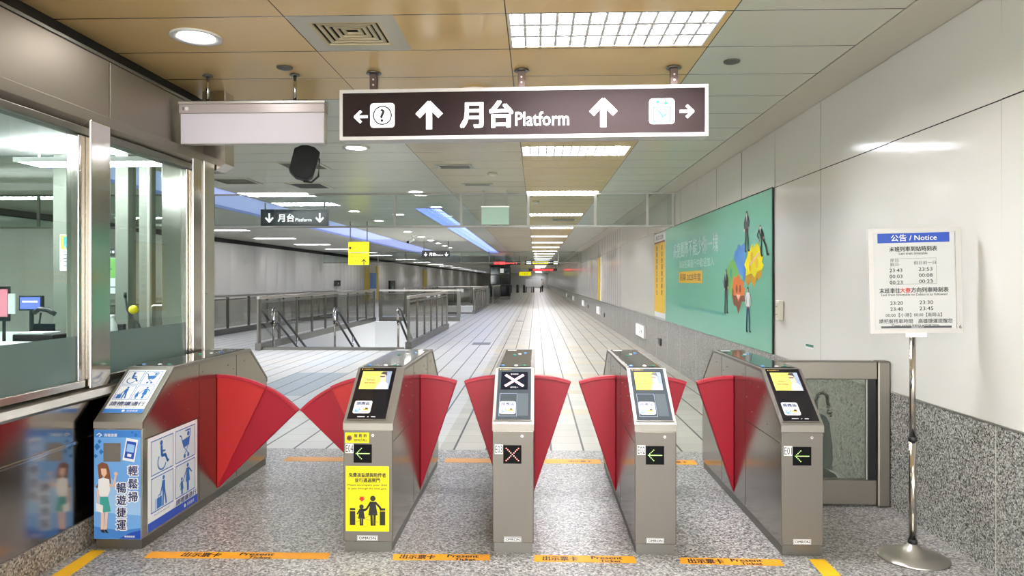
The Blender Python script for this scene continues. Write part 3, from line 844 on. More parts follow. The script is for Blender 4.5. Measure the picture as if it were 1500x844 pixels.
for a in (-3.60, -3.19, -3.02): mu.box(a - .012, a + .012, BOOTH_END - .16, BOOTH_END - .13, 0.9, 2.62, .003)
struct('trim_19', mu, 'alu')
t = thing('booth_door_handle', 'rounded steel loop handle on the glass door at the booth end', 'handle', (-3.08, BOOTH_END - .18, 1.25))
pts = []
for cx, cz, a in ((.045, .09, 0), (-.045, .09, 90), (-.045, -.09, 180), (.045, -.09, 270)):
    for k in range(5):
        q = math.radians(a + k * 22.5); pts.append((cx + .025 * math.cos(q), 0, cz + .025 * math.sin(q)))
pts.append(pts[0])
MB().tube(pts, .009).build('loop', 'alu', t)
hs = MB(); hs.cyl((0.0, 0, .115), (0.0, .05, .115), .007, n=10); hs.cyl((0.0, 0, -.115), (0.0, .05, -.115), .007, n=10); hs.build('standoff', 'alu', t)
for i, (x0, x1, y0, y1) in enumerate(((-5.6, -4.3, 4.6, 5.2), (-4.3, -3.0, 2.6, 3.2), (-4.0, -2.9, 5.3, 5.6))):
    t = thing('booth_ceiling_light', ('white grid ceiling light deep inside the glass booth', 'white ceiling light just inside the booth window', 'slim white light at the booth end above the door')[i], 'ceiling light', (x0, y0, 2.48))
    W, D = x1 - x0, y1 - y0
    hb = MB(); hb.box(0, W, 0, .02, 0, .035); hb.box(0, W, D - .02, D, 0, .035); hb.box(0, .02, .02, D - .02, 0, .035); hb.box(W - .02, W, .02, D - .02, 0, .035); hb.build('housing', 'lampwhite', t)
    MB().box(.02, W - .02, .02, D - .02, .022, .034).build('lamp_panel', 'boothlamp', t)
    hg = MB()
    for q_ in (.1, W - .1): hg.cyl((q_, D / 2, .034), (q_, D / 2, .14), .006, n=10)
    hg.build('hanger', 'alu', t)
    lv = MB()
    for k in range(1, 12): lv.box(W * k / 12 - .004, W * k / 12 + .004, .02, D - .02, .002, .028)
    lv.build('louver', 'louver', t)
# things inside the booth
t = thing('service_counter', 'grey counter running along the booth glass inside', 'counter', (-3.3, 2.0, 0))
MB().box(-.60, .52, -1.5, 3.32, 1.01, 1.05, .004).build('worktop', mat('counter_grey', '4a4f50', 0.4), t)
MB().box(-.55, .50, -1.45, 3.30, 0, 1.01).build('cabinet', 'boothwall', t)
t = thing('customer_monitor', 'small monitor with a lit blue screen inside the booth', 'monitor', (-3.84, 5.28, 1.05))
MB().box(-.09, .09, -.012, .02, .29, .405, .004).build('housing', 'black', t)
MB().box(-.078, .078, -.015, -.011, .303, .393).build('screen', 'scrblue', t)
MB().box(-.06, .06, -.017, -.0145, .352, .366).build('screen_bar', 'scrwhite', t)
MB().box(-.012, .012, -.005, .012, .01, .30).build('stand', 'black', t)
MB().box(-.07, .07, -.06, .06, 0, .012, .003).build('foot', 'black', t)
t = thing('desk_telephone', 'dark telephone and card machine right of the blue screen', 'telephone', (-3.64, 5.2, 1.05))
MB().box(-.08, .10, -.07, .07, 0, .10, .006).build('body', 'black', t)
MB().box(-.07, .09, -.075, -.065, .11, .20, .004).build('display', 'scrdark', t)
MB().tube([(-.09, -.04, .28), (-.04, -.05, .31), (.02, -.05, .30), (.07, -.04, .27)], .018).build('handset', 'black', t)
MB().tube([(-.04, -.04, .28), (-.06, -.03, .18), (-.03, -.02, .1)], .008).build('cable', 'rubber', t)
t = thing('printer', 'black printer with paper on top behind the frosted band', 'printer', (-3.52, 4.97, 1.05))
MB().box(-.16, .13, -.10, .12, 0, .14, .006).build('body', 'black', t)
MB().box(-.15, .05, -.08, .10, .141, .150).build('paper_stack', 'paper', t)
MB().box(.06, .12, -.103, -.099, .05, .07).build('button_panel', 'white', t)
t = thing('document_tray', 'flat grey tray of papers lying on the counter near window', 'tray', (-3.45, 4.55, 1.05))
MB().box(-.30, .14, -.12, .14, .06, .10, .004).build('tray', mat('tray_grey', '7d8690', 0.4), t)
MB().box(-.28, .10, -.10, .12, .101, .108).build('paper', 'paper', t)
MB().box(-.27, .11, -.09, .11, 0.0, .06, .004).build('base', 'black', t)
t = thing('paper_stand', 'upright clipboard with pink and white sheets at the booth window', 'clipboard', (-3.655, 4.78, 1.05))
MB().box(-.06, .015, -.01, .0, .27, .46).build('pink_sheet', 'pink', t)
MB().box(.02, .07, -.01, .0, .29, .43).build('white_sheet', 'paper', t)
MB().box(-.07, .025, .002, .012, .24, .48, .003).build('clipboard', 'black', t)
MB().box(-.07, .03, -.012, .0, .24, .268).build('clip', 'black', t)
MB().box(-.03, -.01, .004, .012, 0.0, .25).build('post', 'black', t)
t = thing('gooseneck_microphone', 'gooseneck microphone with yellow foam ball inside second booth window', 'microphone', (-2.98, 5.27, 1.05))
MB().tube([(0, 0, .0), (0.0, 0, .13), (-.02, 0, .19), (-.07, 0, .23), (-.11, 0, .30), (-.125, 0, .40)], .008).build('gooseneck', 'rubber', t)
MB().ball((-.045, -.03, .30), .034).build('foam_ball', 'yellow', t)
MB().cyl((-.125, 0, .39), (-.128, 0, .43), .012, n=12).build('capsule', 'black', t)
MB().cyl((0, 0, 0), (0, 0, .02), .05).build('base', 'black', t)
t = thing('desk_monitor', 'black back of a monitor low behind the second booth window', 'monitor', (-3.20, 5.3, 1.05))
MB().box(-.075, .075, -.02, .02, .06, .19, .006).build('housing', 'black', t)
MB().box(-.02, .02, -.02, .02, 0, .06).build('stand', 'black', t)
t = thing('water_bottle', 'clear plastic bottle by the door inside the booth', 'bottle', (-3.07, 5.05, 1.05))
MB().lathe([(.02, 0), (.035, .01), (.035, .16), (.03, .2), (.014, .235), (.014, .25)]).build('bottle_body', 'paper', t)
MB().cyl((0, 0, .25), (0, 0, .272), .016).build('cap', 'white', t)
t = thing('wall_notice', 'yellow and white notice on a steel column inside the booth', 'notice', (-3.88, BOOTH_END - .146, 1.80))
p = Panel((0, 0, 0), (1, 0, 0), (0, 0, 1))
p.slab('white', -.06, -.15, .06, .15, .003, 'sheet')
p.o = p.o + p.n * .003
p.rect('amber', -.055, .03, .055, .145, 1, 'heading_panel'); p.rect('teal', -.03, .05, .025, .135, 2, 'picture'); p.rect('sky', -.02, .04, .035, .07, 3, 'picture')
for i in range(4): p.rect('greytext', -.03, -.02 - i * .03, .02, -.012 - i * .03, 1, 'text_line')
p.build(t, 'sheet')
t = thing('green_notice', 'green notice sheet on the booth end wall under a dark plate', 'notice', (-3.56, BOOTH_END - .08, 1.76))
p = Panel((0, 0, 0), (1, 0, 0), (0, 0, 1)); p.slab('paper', -.07, -.30, .07, .0, .003, 'sheet'); p.o = p.o + p.n * .003
p.rect('green', -.065, -.17, .065, -.005, 1, 'green_panel'); p.rect('greytext', -.03, -.1, .02, -.09, 2, 'text_line'); p.rect('greytext', -.05, -.25, .05, -.24, 1, 'text_line')
p.rect('blackmat', -.085, .02, .085, .075, 1, 'plate')
for i in range(5): p.rect('white', -.07 + i * .03, .038, -.05 + i * .03, .058, 2, 'plate_mark')
p.build(t, 'sheet', ('plate', 'plate_mark'))

# ------------------------------------------------------------------ ticket gates
GY = 4.082
GL = 1.92
ZB, ZT = 0.745, 1.02
PROF = [(0, 0.06), (0, .708), (0, ZB - .004), (.358, ZT - .004), (1.562, ZT - .004), (GL, ZB - .004), (GL, .06)]
SL = Vector((0, .36, .278)).normalized()
def sector(x, th, y0, y1, s, r=0.818, r0=0.0, a0=0.0, z=0.07, bev=.006, n=14):
    pts = []
    if r0 <= 0: pts.append((x, z))
    else:
        for i in range(n + 1):
            a = a0 + (th - a0) * (n - i) / n; pts.append((x + s * r0 * math.sin(a), z + r0 * math.cos(a)))
    for i in range(n + 1):
        a = a0 + (th - a0) * i / n; pts.append((x + s * r * math.sin(a), z + r * math.cos(a)))
    return MB().prism(pts, y0, y1, 'y', bev)
def led_pattern(kind):
    if kind == 'arrow':
        d = [(c, 0) for c in range(-5, 6)]
        for i in range(1, 5): d += [(-5 + i, i), (-5 + i, -i)]
        return [(a, b) for a, b in d], 0.0075
    return [(a, s * a) for a in range(-4, 5) for s in (1, -1)], 0.0088
def flap_set(root, x, s, wide):
    if wide:
        fo = sector(x, math.radians(46), .985, 1.015, s, .806).build('outer_flap', 'flap', root)
        f = sector(x, math.radians(26), .965, .985, s, .812).build('inner_flap', 'flapin', root)
        sector(x, math.radians(46), .980, 1.02, s, .818, .796, math.radians(26), bev=.004).build('flap_rim', 'flaprim', fo)
        sector(x, math.radians(26), .958, .992, s, .824, .800, 0, bev=.004).build('inner_flap_rim', 'flaprim', f)
    else:
        f = sector(x, math.radians(18.6), .965, 1.010, s, .812).build('flap', 'flap', root)
        sector(x, math.radians(18.6), .960, 1.015, s, .826, .802, 0, bev=.005).build('flap_rim', 'flaprim', f)

def make_gate(X0, W, num, label, left=None, right=None, front='reader', led='arrow', face='blackglass', y=GY, bell=False, screen='ad'):
    g = thing('ticket_gate', label, 'ticket gate', (X0, y, 0))
    b = MB(); b.prism(PROF, 0.0, W, 'x', .003)
    b.build('cabinet', 'steel_side', g)
    MB().box(.008, W - .008, .008, GL - .008, 0, .058).build('plinth', 'steel_dark', g)
    # front door sheet
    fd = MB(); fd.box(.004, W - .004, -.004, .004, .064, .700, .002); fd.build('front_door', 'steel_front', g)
    # top cover: a bent sheet running over the slopes and the deck
    o = [(-.005, .706), (-.005, ZB), (.355, ZT + .003), (1.565, ZT + .003), (GL + .005, ZB), (GL + .005, .706)]
    i = [(GL - .012, .706), (GL - .012, ZB - .012), (1.558, ZT - .016), (.362, ZT - .016), (.012, ZB - .012), (.012, .706)]
    cv = MB()
    n = len(o)
    for k in range(n - 1):
        cv.prism([o[k], o[k + 1], i[n - 2 - k], i[n - 1 - k]], -.003, W + .003, 'x', .0015, 1)
    cv.build('top_cover', 'steel_cover', g)
    # panel seams of the side sheets
    sm = MB()
    for x in (-.0006, W - .0004):
        sm.box(x, x + .001, .025, .70, .636, .640); sm.box(x, x + .001, .698, .702, .07, ZT - .02); sm.box(x, x + .001, 1.30, 1.304, .07, ZT - .02)
    sm.build('side_seam', 'dark', g)
    sc = MB()
    for x in (-.002, W + .002):
        for yy, zz in ((.30, .86), (.42, .90), (.58, .90), (.66, .80), (.75, .94), (1.15, .94), (1.25, .90), (1.45, .94), (.55, .72), (.25, .70)):
            sc.cyl((x - .001, yy, zz), (x + .001, yy, zz), .0035, n=10)
    sc.build('side_screw', 'steel_dark', g)
    # deck glass with indicator lenses
    dk = MB().box(.018, W - .018, .40, 1.50, ZT + .003, ZT + .007, .002).build('deck_glass', 'deckglass', g)
    if front == 'reader' or True:
        lens = [(.16, .43, 'leafblue'), (.52, .43, 'white'), (.74, .43, 'signgreen'), (.40, 1.05, 'signgreen'), (.55, 1.14, 'white'), (.72, 1.20, 'leafblue')]
        for fx, yy, m in lens: MB().lathe([(.013, 0), (.013, .002), (.008, .005), (.002, .006)], (W * fx, yy + .02, ZT + .007), 16).build('indicator_lens', m, dk)
        MB().box(.03, W * .42, 1.42, 1.45, ZT + .007, ZT + .0085).build('deck_label', 'white', dk)
        MB().box(W * .6, W - .03, .405, .425, ZT + .007, ZT + .0085).build('deck_label', 'blackmat', dk)
    # sloping face
    p = Panel((0, 0, ZB + .0055), (1, 0, 0), SL)
    if front == 'reader':
        x0, x1, a0, a1 = .016, W - .016 - (.03 if W > .26 else 0), .022, .437
        p.slab('steel_cover', x0 - .006, a0 - .006, x1 + .006, a1 + .006, .004, 'bezel')
        p.o = p.o + p.n * .0025
        p.slab(face, x0, a0, x1, a1, .004, 'reader_panel')
        p.o = p.o + p.n * .004
        w_ = x1 - x0
        sx0, sx1, sy0, sy1 = x0 + w_ * .10, x1 - w_ * .10, .255, .405
        if screen == 'ad':
            p.rect('scrdark', sx0 - .004, sy0 - .004, sx1 + .004, sy1 + .004, 1, 'screen_frame')
            p.rect('scryellow', sx0, sy0, sx1, sy1, 2, 'screen')
            sw, sh = sx1 - sx0, sy1 - sy0
            q = lambda pts: [(sx0 + a * sw, sy0 + c * sh) for a, c in pts]
            p.poly('scrshade', q([(.74, 0), (1, 0), (1, 1), (.78, 1), (.86, .5)]), 3, 'screen_backdrop')
            p.poly('scrwhite', q([(.56, 0), (.97, 0), (.95, .28), (.84, .42), (.72, .44), (.62, .30)]), 4, 'screen_figure')
            p.poly('skin', q([(.66, .42), (.82, .40), (.84, .66), (.80, .86), (.68, .88), (.64, .66)]), 5, 'screen_figure')
            p.poly('scrink', q([(.62, .86), (.70, .97), (.84, .96), (.86, .72), (.81, .80)]), 6, 'screen_hair')
            p.rect('scrink', sx0 + .63 * sw, sy0 + .66 * sh, sx0 + .80 * sw, sy0 + .72 * sh, 7, 'screen_glasses')
            p.text('scrink', '乘車資訊', sx0 + .34 * sw, sy0 + .50 * sh, .012, 'c', 4)
            p.text('brown', '優惠活動看板', sx0 + .33 * sw, sy0 + .34 * sh, .011, 'c', 4)
            p.rect('amber', sx0 + .10 * sw, sy0 + .80 * sh, sx0 + .52 * sw, sy0 + .84 * sh, 4, 'screen_line')
            p.rect('amber', sx0 + .12 * sw, sy0 + .16 * sh, sx0 + .50 * sw, sy0 + .19 * sh, 4, 'screen_line')
        else:
            p.rect('scrdark', sx0, sy0, sx1, sy1, 2, 'screen')
            cx, cy = (sx0 + sx1) / 2, (sy0 + sy1) / 2
            for s in (1, -1): p.stroke('ledpink', [(cx - .052, cy - s * .045), (cx + .052, cy + s * .045)], .017, 4 + (s > 0), 'screen_cross')
            p.text('scrwhite', '暫停服務', cx, cy + .054, .011, 'c', 3); p.text('scrwhite', '請勿進入', cx, cy - .056, .011, 'c', 3)
        # touch plate outline and sticker
        rx0, rx1 = x0 + w_ * .10, x0 + w_ * .56
        if face == 'veilglass':
            p.frame('scrshade', rx0 - .004, .045, rx1 + .008, .225, .003, 1, 'card_outline')
            p.rect('plategrey', x0 + w_ * .62, .05, x1 - w_ * .08, .225, 1, 'card_plate')
        p.rrect('white', rx0, .062, rx1, .160, .012, 2, 'reader_sticker')
        p.text('navy', '感應區', (rx0 + rx1) / 2, .138, .026, 'c', 3, .02)
        p.text('blue', 'Card Area', (rx0 + rx1) / 2, .117, .009, 'c', 3)
        p.disc('sky', rx0 + .026, .086, .016, 3, 'sticker_mark'); p.disc('white', rx0 + .028, .088, .010, 4, 'sticker_mark')
        p.stroke('leafblue', [(rx0 + .014, .072), (rx0 + .044, .096)], .005, 5, 'sticker_mark')
        p.rect('amber', rx1 - .045, .084, rx1 - .014, .098, 3, 'sticker_mark'); p.rect('text', rx1 - .034, .092, rx1 - .018, .104, 4, 'sticker_mark'); p.rect('pink', rx1 - .05, .068, rx1 - .02, .074, 3, 'sticker_mark')
        ink = 'white' if face == 'blackglass' else 'text'
        for a, c in ((.30, .52), (.56, .62), (.66, .80)): p.rect(ink, x0 + w_ * a - .01, .034, x0 + w_ * c - .016, .038, 1, 'fine_print')
        p.disc('gold', x0 + .014, a1 - .012, .004, 1, 'emblem'); p.text('gold', '高雄捷運公司', x0 + .024, a1 - .012, .009, 'l', 1)
    else:
        p.slab('white', .018, .060, W - .030, .418, .0012, 'priority_sticker')
        p.o = p.o + p.n * .0012
        bw = (W - .048 - .03) / 2
        for r in range(2):
            for c in range(2):
                xa, ya = .026 + c * (bw + .008), .165 + (1 - r) * .125
                p.frame('midblue', xa, ya, xa + bw, ya + .115, .003, 1, 'border')
                (pic_wheelchair, pic_stroller, pic_luggage, pic_family)[r * 2 + c](p, 'blue', xa + bw / 2 - .05, ya + .008, .098)
        p.text('navy', '請禮讓通行', W / 2 - .006, .132, .034, 'c', 2, .02, W * .74)
        p.text('greytext', 'Priority for passengers in need', W / 2 - .006, .105, .009, 'c', 2)
        p.rect('midblue', .018, .060, W - .030, .092, 1, 'footer'); p.text('white', '高雄捷運', W * .55, .076, .016, 'l', 2)
        p.disc('white', W * .48, .076, .009, 2, 'emblem')
    p.build(g, 'reader_panel' if front == 'reader' else 'priority_sticker', ('bezel',))
    # front face
    p = Panel((0, -.0045, 0), (1, 0, 0), (0, 0, 1))
    later = []
    if front == 'reader':
        ox = .0
        lx0, lx1 = (.062, .166) if W < .26 else (.060, .166)
        p.slab('ledblack', lx0, .518, lx1, .624, .002, 'arrow_display')
        pts, st = led_pattern(led)
        q = Panel(p.o + p.n * .002, p.ux, p.uy)
        cx, cy = (lx0 + lx1) / 2, .571
        for a, c in pts: q.disc('ledgreen' if led == 'arrow' else 'ledwarm', cx + a * st, cy + c * st, 0.0026 if led == 'arrow' else .0032, 1, 'led_dots', 8)
        later.append((q, 'arrow_display'))
        p.slab('white', .012, .572, .0595, .628, .0008, 'number_sticker')
        q = Panel(p.o + p.n * .0008, p.ux, p.uy); q.text('text', num, .036, .60, .042, 'c', 1, .0, .042); later.append((q, 'number_sticker'))
        p.slab('white', W * .28, .068, W * .70, .098, .001, 'maker_plate')
        q = Panel(p.o + p.n * .001, p.ux, p.uy); q.rect('text', W * .28 + .002, .070, W * .70 - .002, .096, .5, 'plate_border'); q.rect('white', W * .28 + .004, .072, W * .70 - .004, .094, 1, 'plate_field')
        q.text('text', 'OMRON', W * .49, .083, .0145, 'c', 2, .025, W * .34); later.append((q, 'maker_plate'))
        if bell:
            p.slab('yellow', .010, .632, .150, .692, .0008, 'bell_sticker')
            q = Panel(p.o + p.n * .0008, p.ux, p.uy)
            q.disc('amber', .035, .66, .018, 1, 'bell_button'); q.disc('brown', .035, .66, .015, 2, 'bell_button'); q.disc('text', .035, .66, .007, 3, 'bell_button')
            q.text('text', '服 務 鈴', .100, .674, .020, 'c', 1, .02, .075); q.text('text', 'SERVICE BELL', .100, .649, .014, 'c', 1, .01, .078); later.append((q, 'bell_sticker'))
            p.slab('yellow', .014, .122, .266, .498, .0008, 'safety_poster')
            q = Panel(p.o + p.n * .0008, p.ux, p.uy)
            q.text('text', '免費孩童請與陪伴者', .14, .447, .026, 'c', 1, .03, .215); q.text('text', '並行通過閘門', .14, .417, .024, 'c', 1, .03, .145)
            q.text('text', 'Please accompany your child', .14, .388, .014, 'c', 1, .012, .228); q.text('text', 'to pass through the wide gate.', .14, .368, .014, 'c', 1, .012, .228)
            q.poly('red', [(.108, .293), (.128, .312), (.119, .312), (.119, .326), (.112, .320), (.108, .326), (.104, .320), (.097, .326), (.097, .312), (.088, .312)], 1, 'red_arrow')
            q.disc('text', .172, .312, .016, 1, 'figure'); q.poly('text', [(.158, .294), (.187, .294), (.200, .215), (.145, .215)], 1, 'figure')
            q.stroke('text', [(.164, .22), (.166, .158)], .014, 1, 'figure'); q.stroke('text', [(.182, .22), (.181, .158)], .014, 1, 'figure')
            q.stroke('text', [(.160, .290), (.135, .250), (.120, .244)], .012, 1, 'figure'); q.stroke('text', [(.186, .290), (.212, .262), (.220, .246)], .012, 1, 'figure')
            q.disc('text', .106, .264, .013, 1, 'figure'); q.poly('text', [(.096, .252), (.117, .252), (.126, .195), (.086, .195)], 1, 'figure')
            q.stroke('text', [(.100, .198), (.101, .158)], .010, 1, 'figure'); q.stroke('text', [(.112, .198), (.111, .158)], .010, 1, 'figure')
            q.stroke('text', [(.097, .248), (.082, .222)], .009, 1, 'figure'); q.stroke('text', [(.116, .248), (.128, .240)], .009, 1, 'figure')
            for a in (.038, .212):
                q.rect('text', a, .158, a + .032, .238, 1, 'gate_symbol'); q.rect('text', a, .243, a + .032, .256, 1, 'gate_symbol')
            q.stroke('greytext', [(.075, .205), (.205, .175)], .002, 2, 'figure_outline'); q.stroke('greytext', [(.075, .175), (.205, .235)], .002, 2, 'figure_outline')
            later.append((q, 'safety_poster'))
        p.disc('steel_dark', W * .72 if W < .26 else .172, .676, .010, 1, 'keyhole'); p.disc('alu', W * .72 if W < .26 else .172, .676, .008, 2, 'keyhole'); p.disc('dark', W * .72 if W < .26 else .172, .676, .003, 3, 'keyhole')
        p.build(g)
        for q, nm in later: q.build(g, nm)
    else:
        p.slab('sky', .003, .062, W - .006, .698, .0010, 'front_sticker')
        q = Panel(p.o + p.n * .001, p.ux, p.uy)
        # soft printed bands and squares of the artwork
        q.poly('paleblue', [(.004, .36), (.10, .42), (.28, .30), (.28, .20), (.004, .22)], 1, 'artwork')
        q.poly('midblue', [(.004, .064), (.28, .064), (.28, .128), (.16, .112), (.004, .135)], 2, 'artwork')
        q.poly('deepblue', [(.15, .064), (.28, .064), (.28, .115), (.22, .10)], 3, 'artwork')
        q.rect('midblue', .004, .655, .28, .697, 1, 'artwork')
        for a, c, r in ((.02, .60, .022), (.045, .57, .016), (.012, .545, .014), (.035, .63, .014), (.25, .67, .014), (.23, .685, .01)):
            q.poly('blue', [(a, c - r), (a + r, c), (a, c + r), (a - r * .7, c)], 2, 'artwork')
        q.stroke('white', [(.02, .668), (.035, .678), (.05, .668), (.035, .660)], .005, 3, 'emblem'); q.text('white', '高雄捷運', .065, .668, .018, 'l', 3, .02)
        q.rect('steel_front', .060, .513, .162, .622, 4, 'bare_opening')
        # printed telephone
        ca, sa = math.cos(math.radians(-10)), math.sin(math.radians(-10))
        R = lambda pts: [(.220 + a * ca - c * sa, .582 + a * sa + c * ca) for a, c in pts]
        q.poly('white', R([(-.036, -.066), (.036, -.066), (.036, .066), (-.036, .066)]), 4, 'printed_phone')
        q.poly('deepblue', R([(-.028, -.050), (.028, -.050), (.028, .050), (-.028, .050)]), 5, 'printed_phone')
        q.poly('paleblue', R([(-.022, -.012), (.022, -.012), (.022, .034), (-.022, .034)]), 6, 'printed_phone')
        q.poly('white', R([(-.012, -.040), (.012, -.040), (.012, -.022), (-.012, -.022)]), 6, 'printed_phone')
        # lettering in two vertical columns
        for i, ch in enumerate('輕鬆掃'):
            q.text('white', ch, .236, .462 - i * .076, .062, 'c', 4, .07, .060, nm='lettering_outline'); q.text('navy', ch, .236, .462 - i * .076, .056, 'c', 5, .025, .054)
        for i, ch in enumerate('暢遊捷運'):
            q.text('white', ch, .167, .362 - i * .072, .062, 'c', 4, .07, .060, nm='lettering_outline'); q.text('navy', ch, .167, .362 - i * .072, .056, 'c', 5, .025, .054)
        q.text('white', '◆高雄捷運', .215, .078, .012, 'c', 4, .02)
        # plain printed figure of a woman in a white blouse and teal skirt
        F = lambda pts: [(.065 + a, .098 + c) for a, c in pts]
        q.poly('brown', F([(-.040, .395), (-.030, .30), (-.052, .265), (-.028, .255), (-.010, .33), (.022, .30), (.034, .265), (.040, .30), (.030, .37), (.018, .402), (-.012, .412)]), 4, 'printed_figure')
        q.poly('skin', F([(-.020, .375), (.012, .375), (.016, .345), (-.001, .322), (-.016, .342)]), 5, 'printed_figure')
        q.poly('white', F([(-.034, .312), (-.006, .322), (.030, .312), (.036, .25), (.022, .21), (-.024, .21), (-.038, .25)]), 5, 'printed_figure')
        q.stroke('skin', F([(.034, .28), (.058, .27), (.068, .33)]), .011, 6, 'printed_figure'); q.disc('skin', .065 + .070, .098 + .345, .011, 6, 'printed_figure')
        q.stroke('skin', F([(-.036, .25), (-.040, .17)]), .012, 6, 'printed_figure')
        q.poly('teal', F([(-.024, .212), (.022, .212), (.040, .125), (-.026, .118)]), 5, 'printed_figure')
        q.poly('white', F([(-.048, .175), (-.006, .160), (-.008, .115), (-.046, .128)]), 7, 'printed_figure')
        q.stroke('skin', F([(-.010, .120), (-.012, .02)]), .017, 4, 'printed_figure'); q.stroke('skin', F([(.014, .120), (.006, .02)]), .017, 4, 'printed_figure')
        q.poly('text', F([(-.024, .018), (-.004, .020), (.004, .0), (-.012, .002)]), 5, 'printed_figure'); q.poly('text', F([(-.002, .018), (.014, .020), (.026, -.002), (.010, .002)]), 5, 'printed_figure')
        p.disc('dark', W * .62, .672, .007, 2, 'keyhole'); p.build(g); q.build(g, 'front_sticker')
        # big priority sign on the aisle side
        p = Panel((W + .0012, .055, 0), (0, 1, 0), (0, 0, 1))
        p.slab('white', 0, .075, .612, .632, .001, 'priority_sign'); p.o = p.o + p.n * .001
        p.rect('deepblue', 0, .075, .612, .128, 1, 'footer')
        for r in range(2):
            for c in range(2):
                xa, ya = .032 + c * .288, .175 + (1 - r) * .223
                p.frame('blue', xa, ya, xa + .262, ya + .210, .006, 1, 'border'); p.rect('paper', xa + .006, ya + .006, xa + .256, ya + .204, .6, 'field')
                (pic_wheelchair, pic_stroller, pic_luggage, pic_family)[r * 2 + c](p, 'blue', xa + .04, ya + .012, .185)
        p.text('navy', '請禮讓通行', .46, .150, .036, 'c', 3, .02, .27)
        p.text('greytext', 'Please yield to passengers in need', .155, .158, .012, 'c', 3); p.text('white', '高雄捷運', .47, .101, .022, 'l', 3); p.disc('white', .44, .101, .012, 3, 'emblem')
        p.build(g, 'priority_sign')
    if left: flap_set(g, 0.0, -1, left == 'wide')
    if right: flap_set(g, W, 1, right == 'wide')
    return g

make_gate(-2.581, .287, '', 'wide silver ticket gate cabinet at far left with blue mobile phone sticker', right='wide', front='sticker', y=4.066)
make_gate(-1.112, .287, 'E04', 'silver ticket gate E04 with yellow child safety poster on its front', left='wide', right='narrow', bell=True, y=4.072)
make_gate(-.249, .236, 'E03', 'slim silver ticket gate E03 showing a red cross display', left='narrow', right='narrow', led='cross', face='veilglass', screen='cross', y=4.08)
make_gate(.566, .236, 'E02', 'slim silver ticket gate E02 with reader panel greyed by lamp reflection and green arrow', left='narrow', right='narrow', face='veilglass', y=4.087)
make_gate(1.398, .236, 'E01', 'slim silver ticket gate E01 at right with black reader panel', left='narrow', y=4.095)

# glass barrier between the last gate and the right wall
M['steel_bar'] = steel('barrier_steel', '8a847b', 0.34, 0.5)
t = thing('glass_barrier', 'steel framed glass barrier between ticket gate E01 and the right wall', 'barrier', (1.636, 5.03, 0))
MB().box(.725, .815, -.045, .045, 0, 1.012, .012).build('end_post', 'steel_bar', t)
MB().box(.0, .722, -.045, .045, .885, 1.008, .006).build('top_rail', 'steel_bar', t)
MB().box(.0, .722, -.035, .035, .015, .185, .006).build('bottom_panel', 'steel_bar', t)
MB().box(.0, .66, -.006, .006, .185, .885).build('glass_pane', 'dusty', t)
MB().box(.668, .722, -.02, .02, .185, .885).build('gap_strip', 'black', t)
gl = MB(); gl.box(.66, .668, -.012, .012, .185, .885); gl.build('pane_edge', 'alu', t)
# folded cart behind the barrier
t = thing('folded_cart', 'dark teal folded wheeled cart standing behind the glass barrier', 'cart', (2.17, 5.45, 0))
MB().tube([(-.05, 0, .10), (-.05, 0, .66), (-.035, 0, .71), (.0, 0, .72), (.03, 0, .70), (.04, 0, .62), (.035, 0, .56)], .014).build('handle', 'black', t)
MB().prism([(-.045, .18), (.055, .14), (.06, .30), (.035, .50), (.0, .56), (-.045, .54)], -.05, .05, 'y', .012).build('fabric', 'carpetblue', t)
MB().tube([(.04, 0, .56), (.065, 0, .57), (.06, 0, .54)], .012).build('latch', 'black', t)
for s in (-1, 1): MB().cyl((-.02 + .04, s * .045, .07), (-.02 + .04, s * .065, .07), .068, n=24).build('wheel', 'rubber', t)
MB().cyl((.02, -.05, .07), (.02, .05, .07), .012).build('axle', 'steel_dark', t)
MB().box(-.058, -.03, -.012, .012, .06, .12).build('frame', 'black', t)

# notice stand
t = thing('notice_stand', 'white framed last train notice on a chrome pole stand at right', 'sign stand', (2.13, 4.09, 0))
MB().lathe([(.182, 0), (.186, .004), (.182, .010), (.12, .026), (.06, .046), (.030, .075), (.022, .085)], n=48).build('base', 'steel', t)
MB().cyl((0, 0, .085), (0, 0, .66), .0195).build('lower_pole', 'steel_mirror', t)
MB().cyl((0, 0, .68), (0, 0, 1.25), .0165).build('upper_pole', 'steel_mirror', t)
MB().lathe([(.020, 0), (.024, .004), (.024, .022), (.018, .026)], (0, 0, .66), 24).build('collar', 'rubber', t)
MB().lathe([(.025, 0), (.025, .018), (.020, .022)], (0, 0, .085), 24).build('foot_ring', 'rubber', t)
BR = math.radians(-6)
ca, sa = math.cos(BR), math.sin(BR)
ux = Vector((ca, sa, 0)); uy = Vector((0, 0, 1))
tilt = math.radians(-1.2)
ux = (ux * math.cos(tilt) * 1 + Vector((0, 0, 1)) * math.sin(-tilt)).normalized(); uy = ux.cross(Vector((sa, -ca, 0))).normalized() * -1
if uy.z < 0: uy = -uy
p = Panel((0, -.02, 1.275), ux, uy)
hwid, hh = .243, .59
p.slab('white_alu', -hwid, 0, hwid, hh, .016, 'board')
p.o = p.o + p.n * .016
for a in ((-hwid, 0, hwid, .026), (-hwid, hh - .026, hwid, hh), (-hwid, .026, -hwid + .026, hh - .026), (hwid - .03, .026, hwid, hh - .026)): p.slab('noticeframe', *a, .008, 'frame')
p.slab('alu', -.055, -.022, .055, .004, .004, 'clamp')
p.rect('noticepaper', -hwid + .026, .026, hwid - .03, hh - .026, 1, 'sheet')
p.rect('deepblue', -.192, .508, .186, .562, 2, 'heading_band')
p.text('white', '公告 / Notice', .0, .536, .038, 'c', 3, .012, .24)
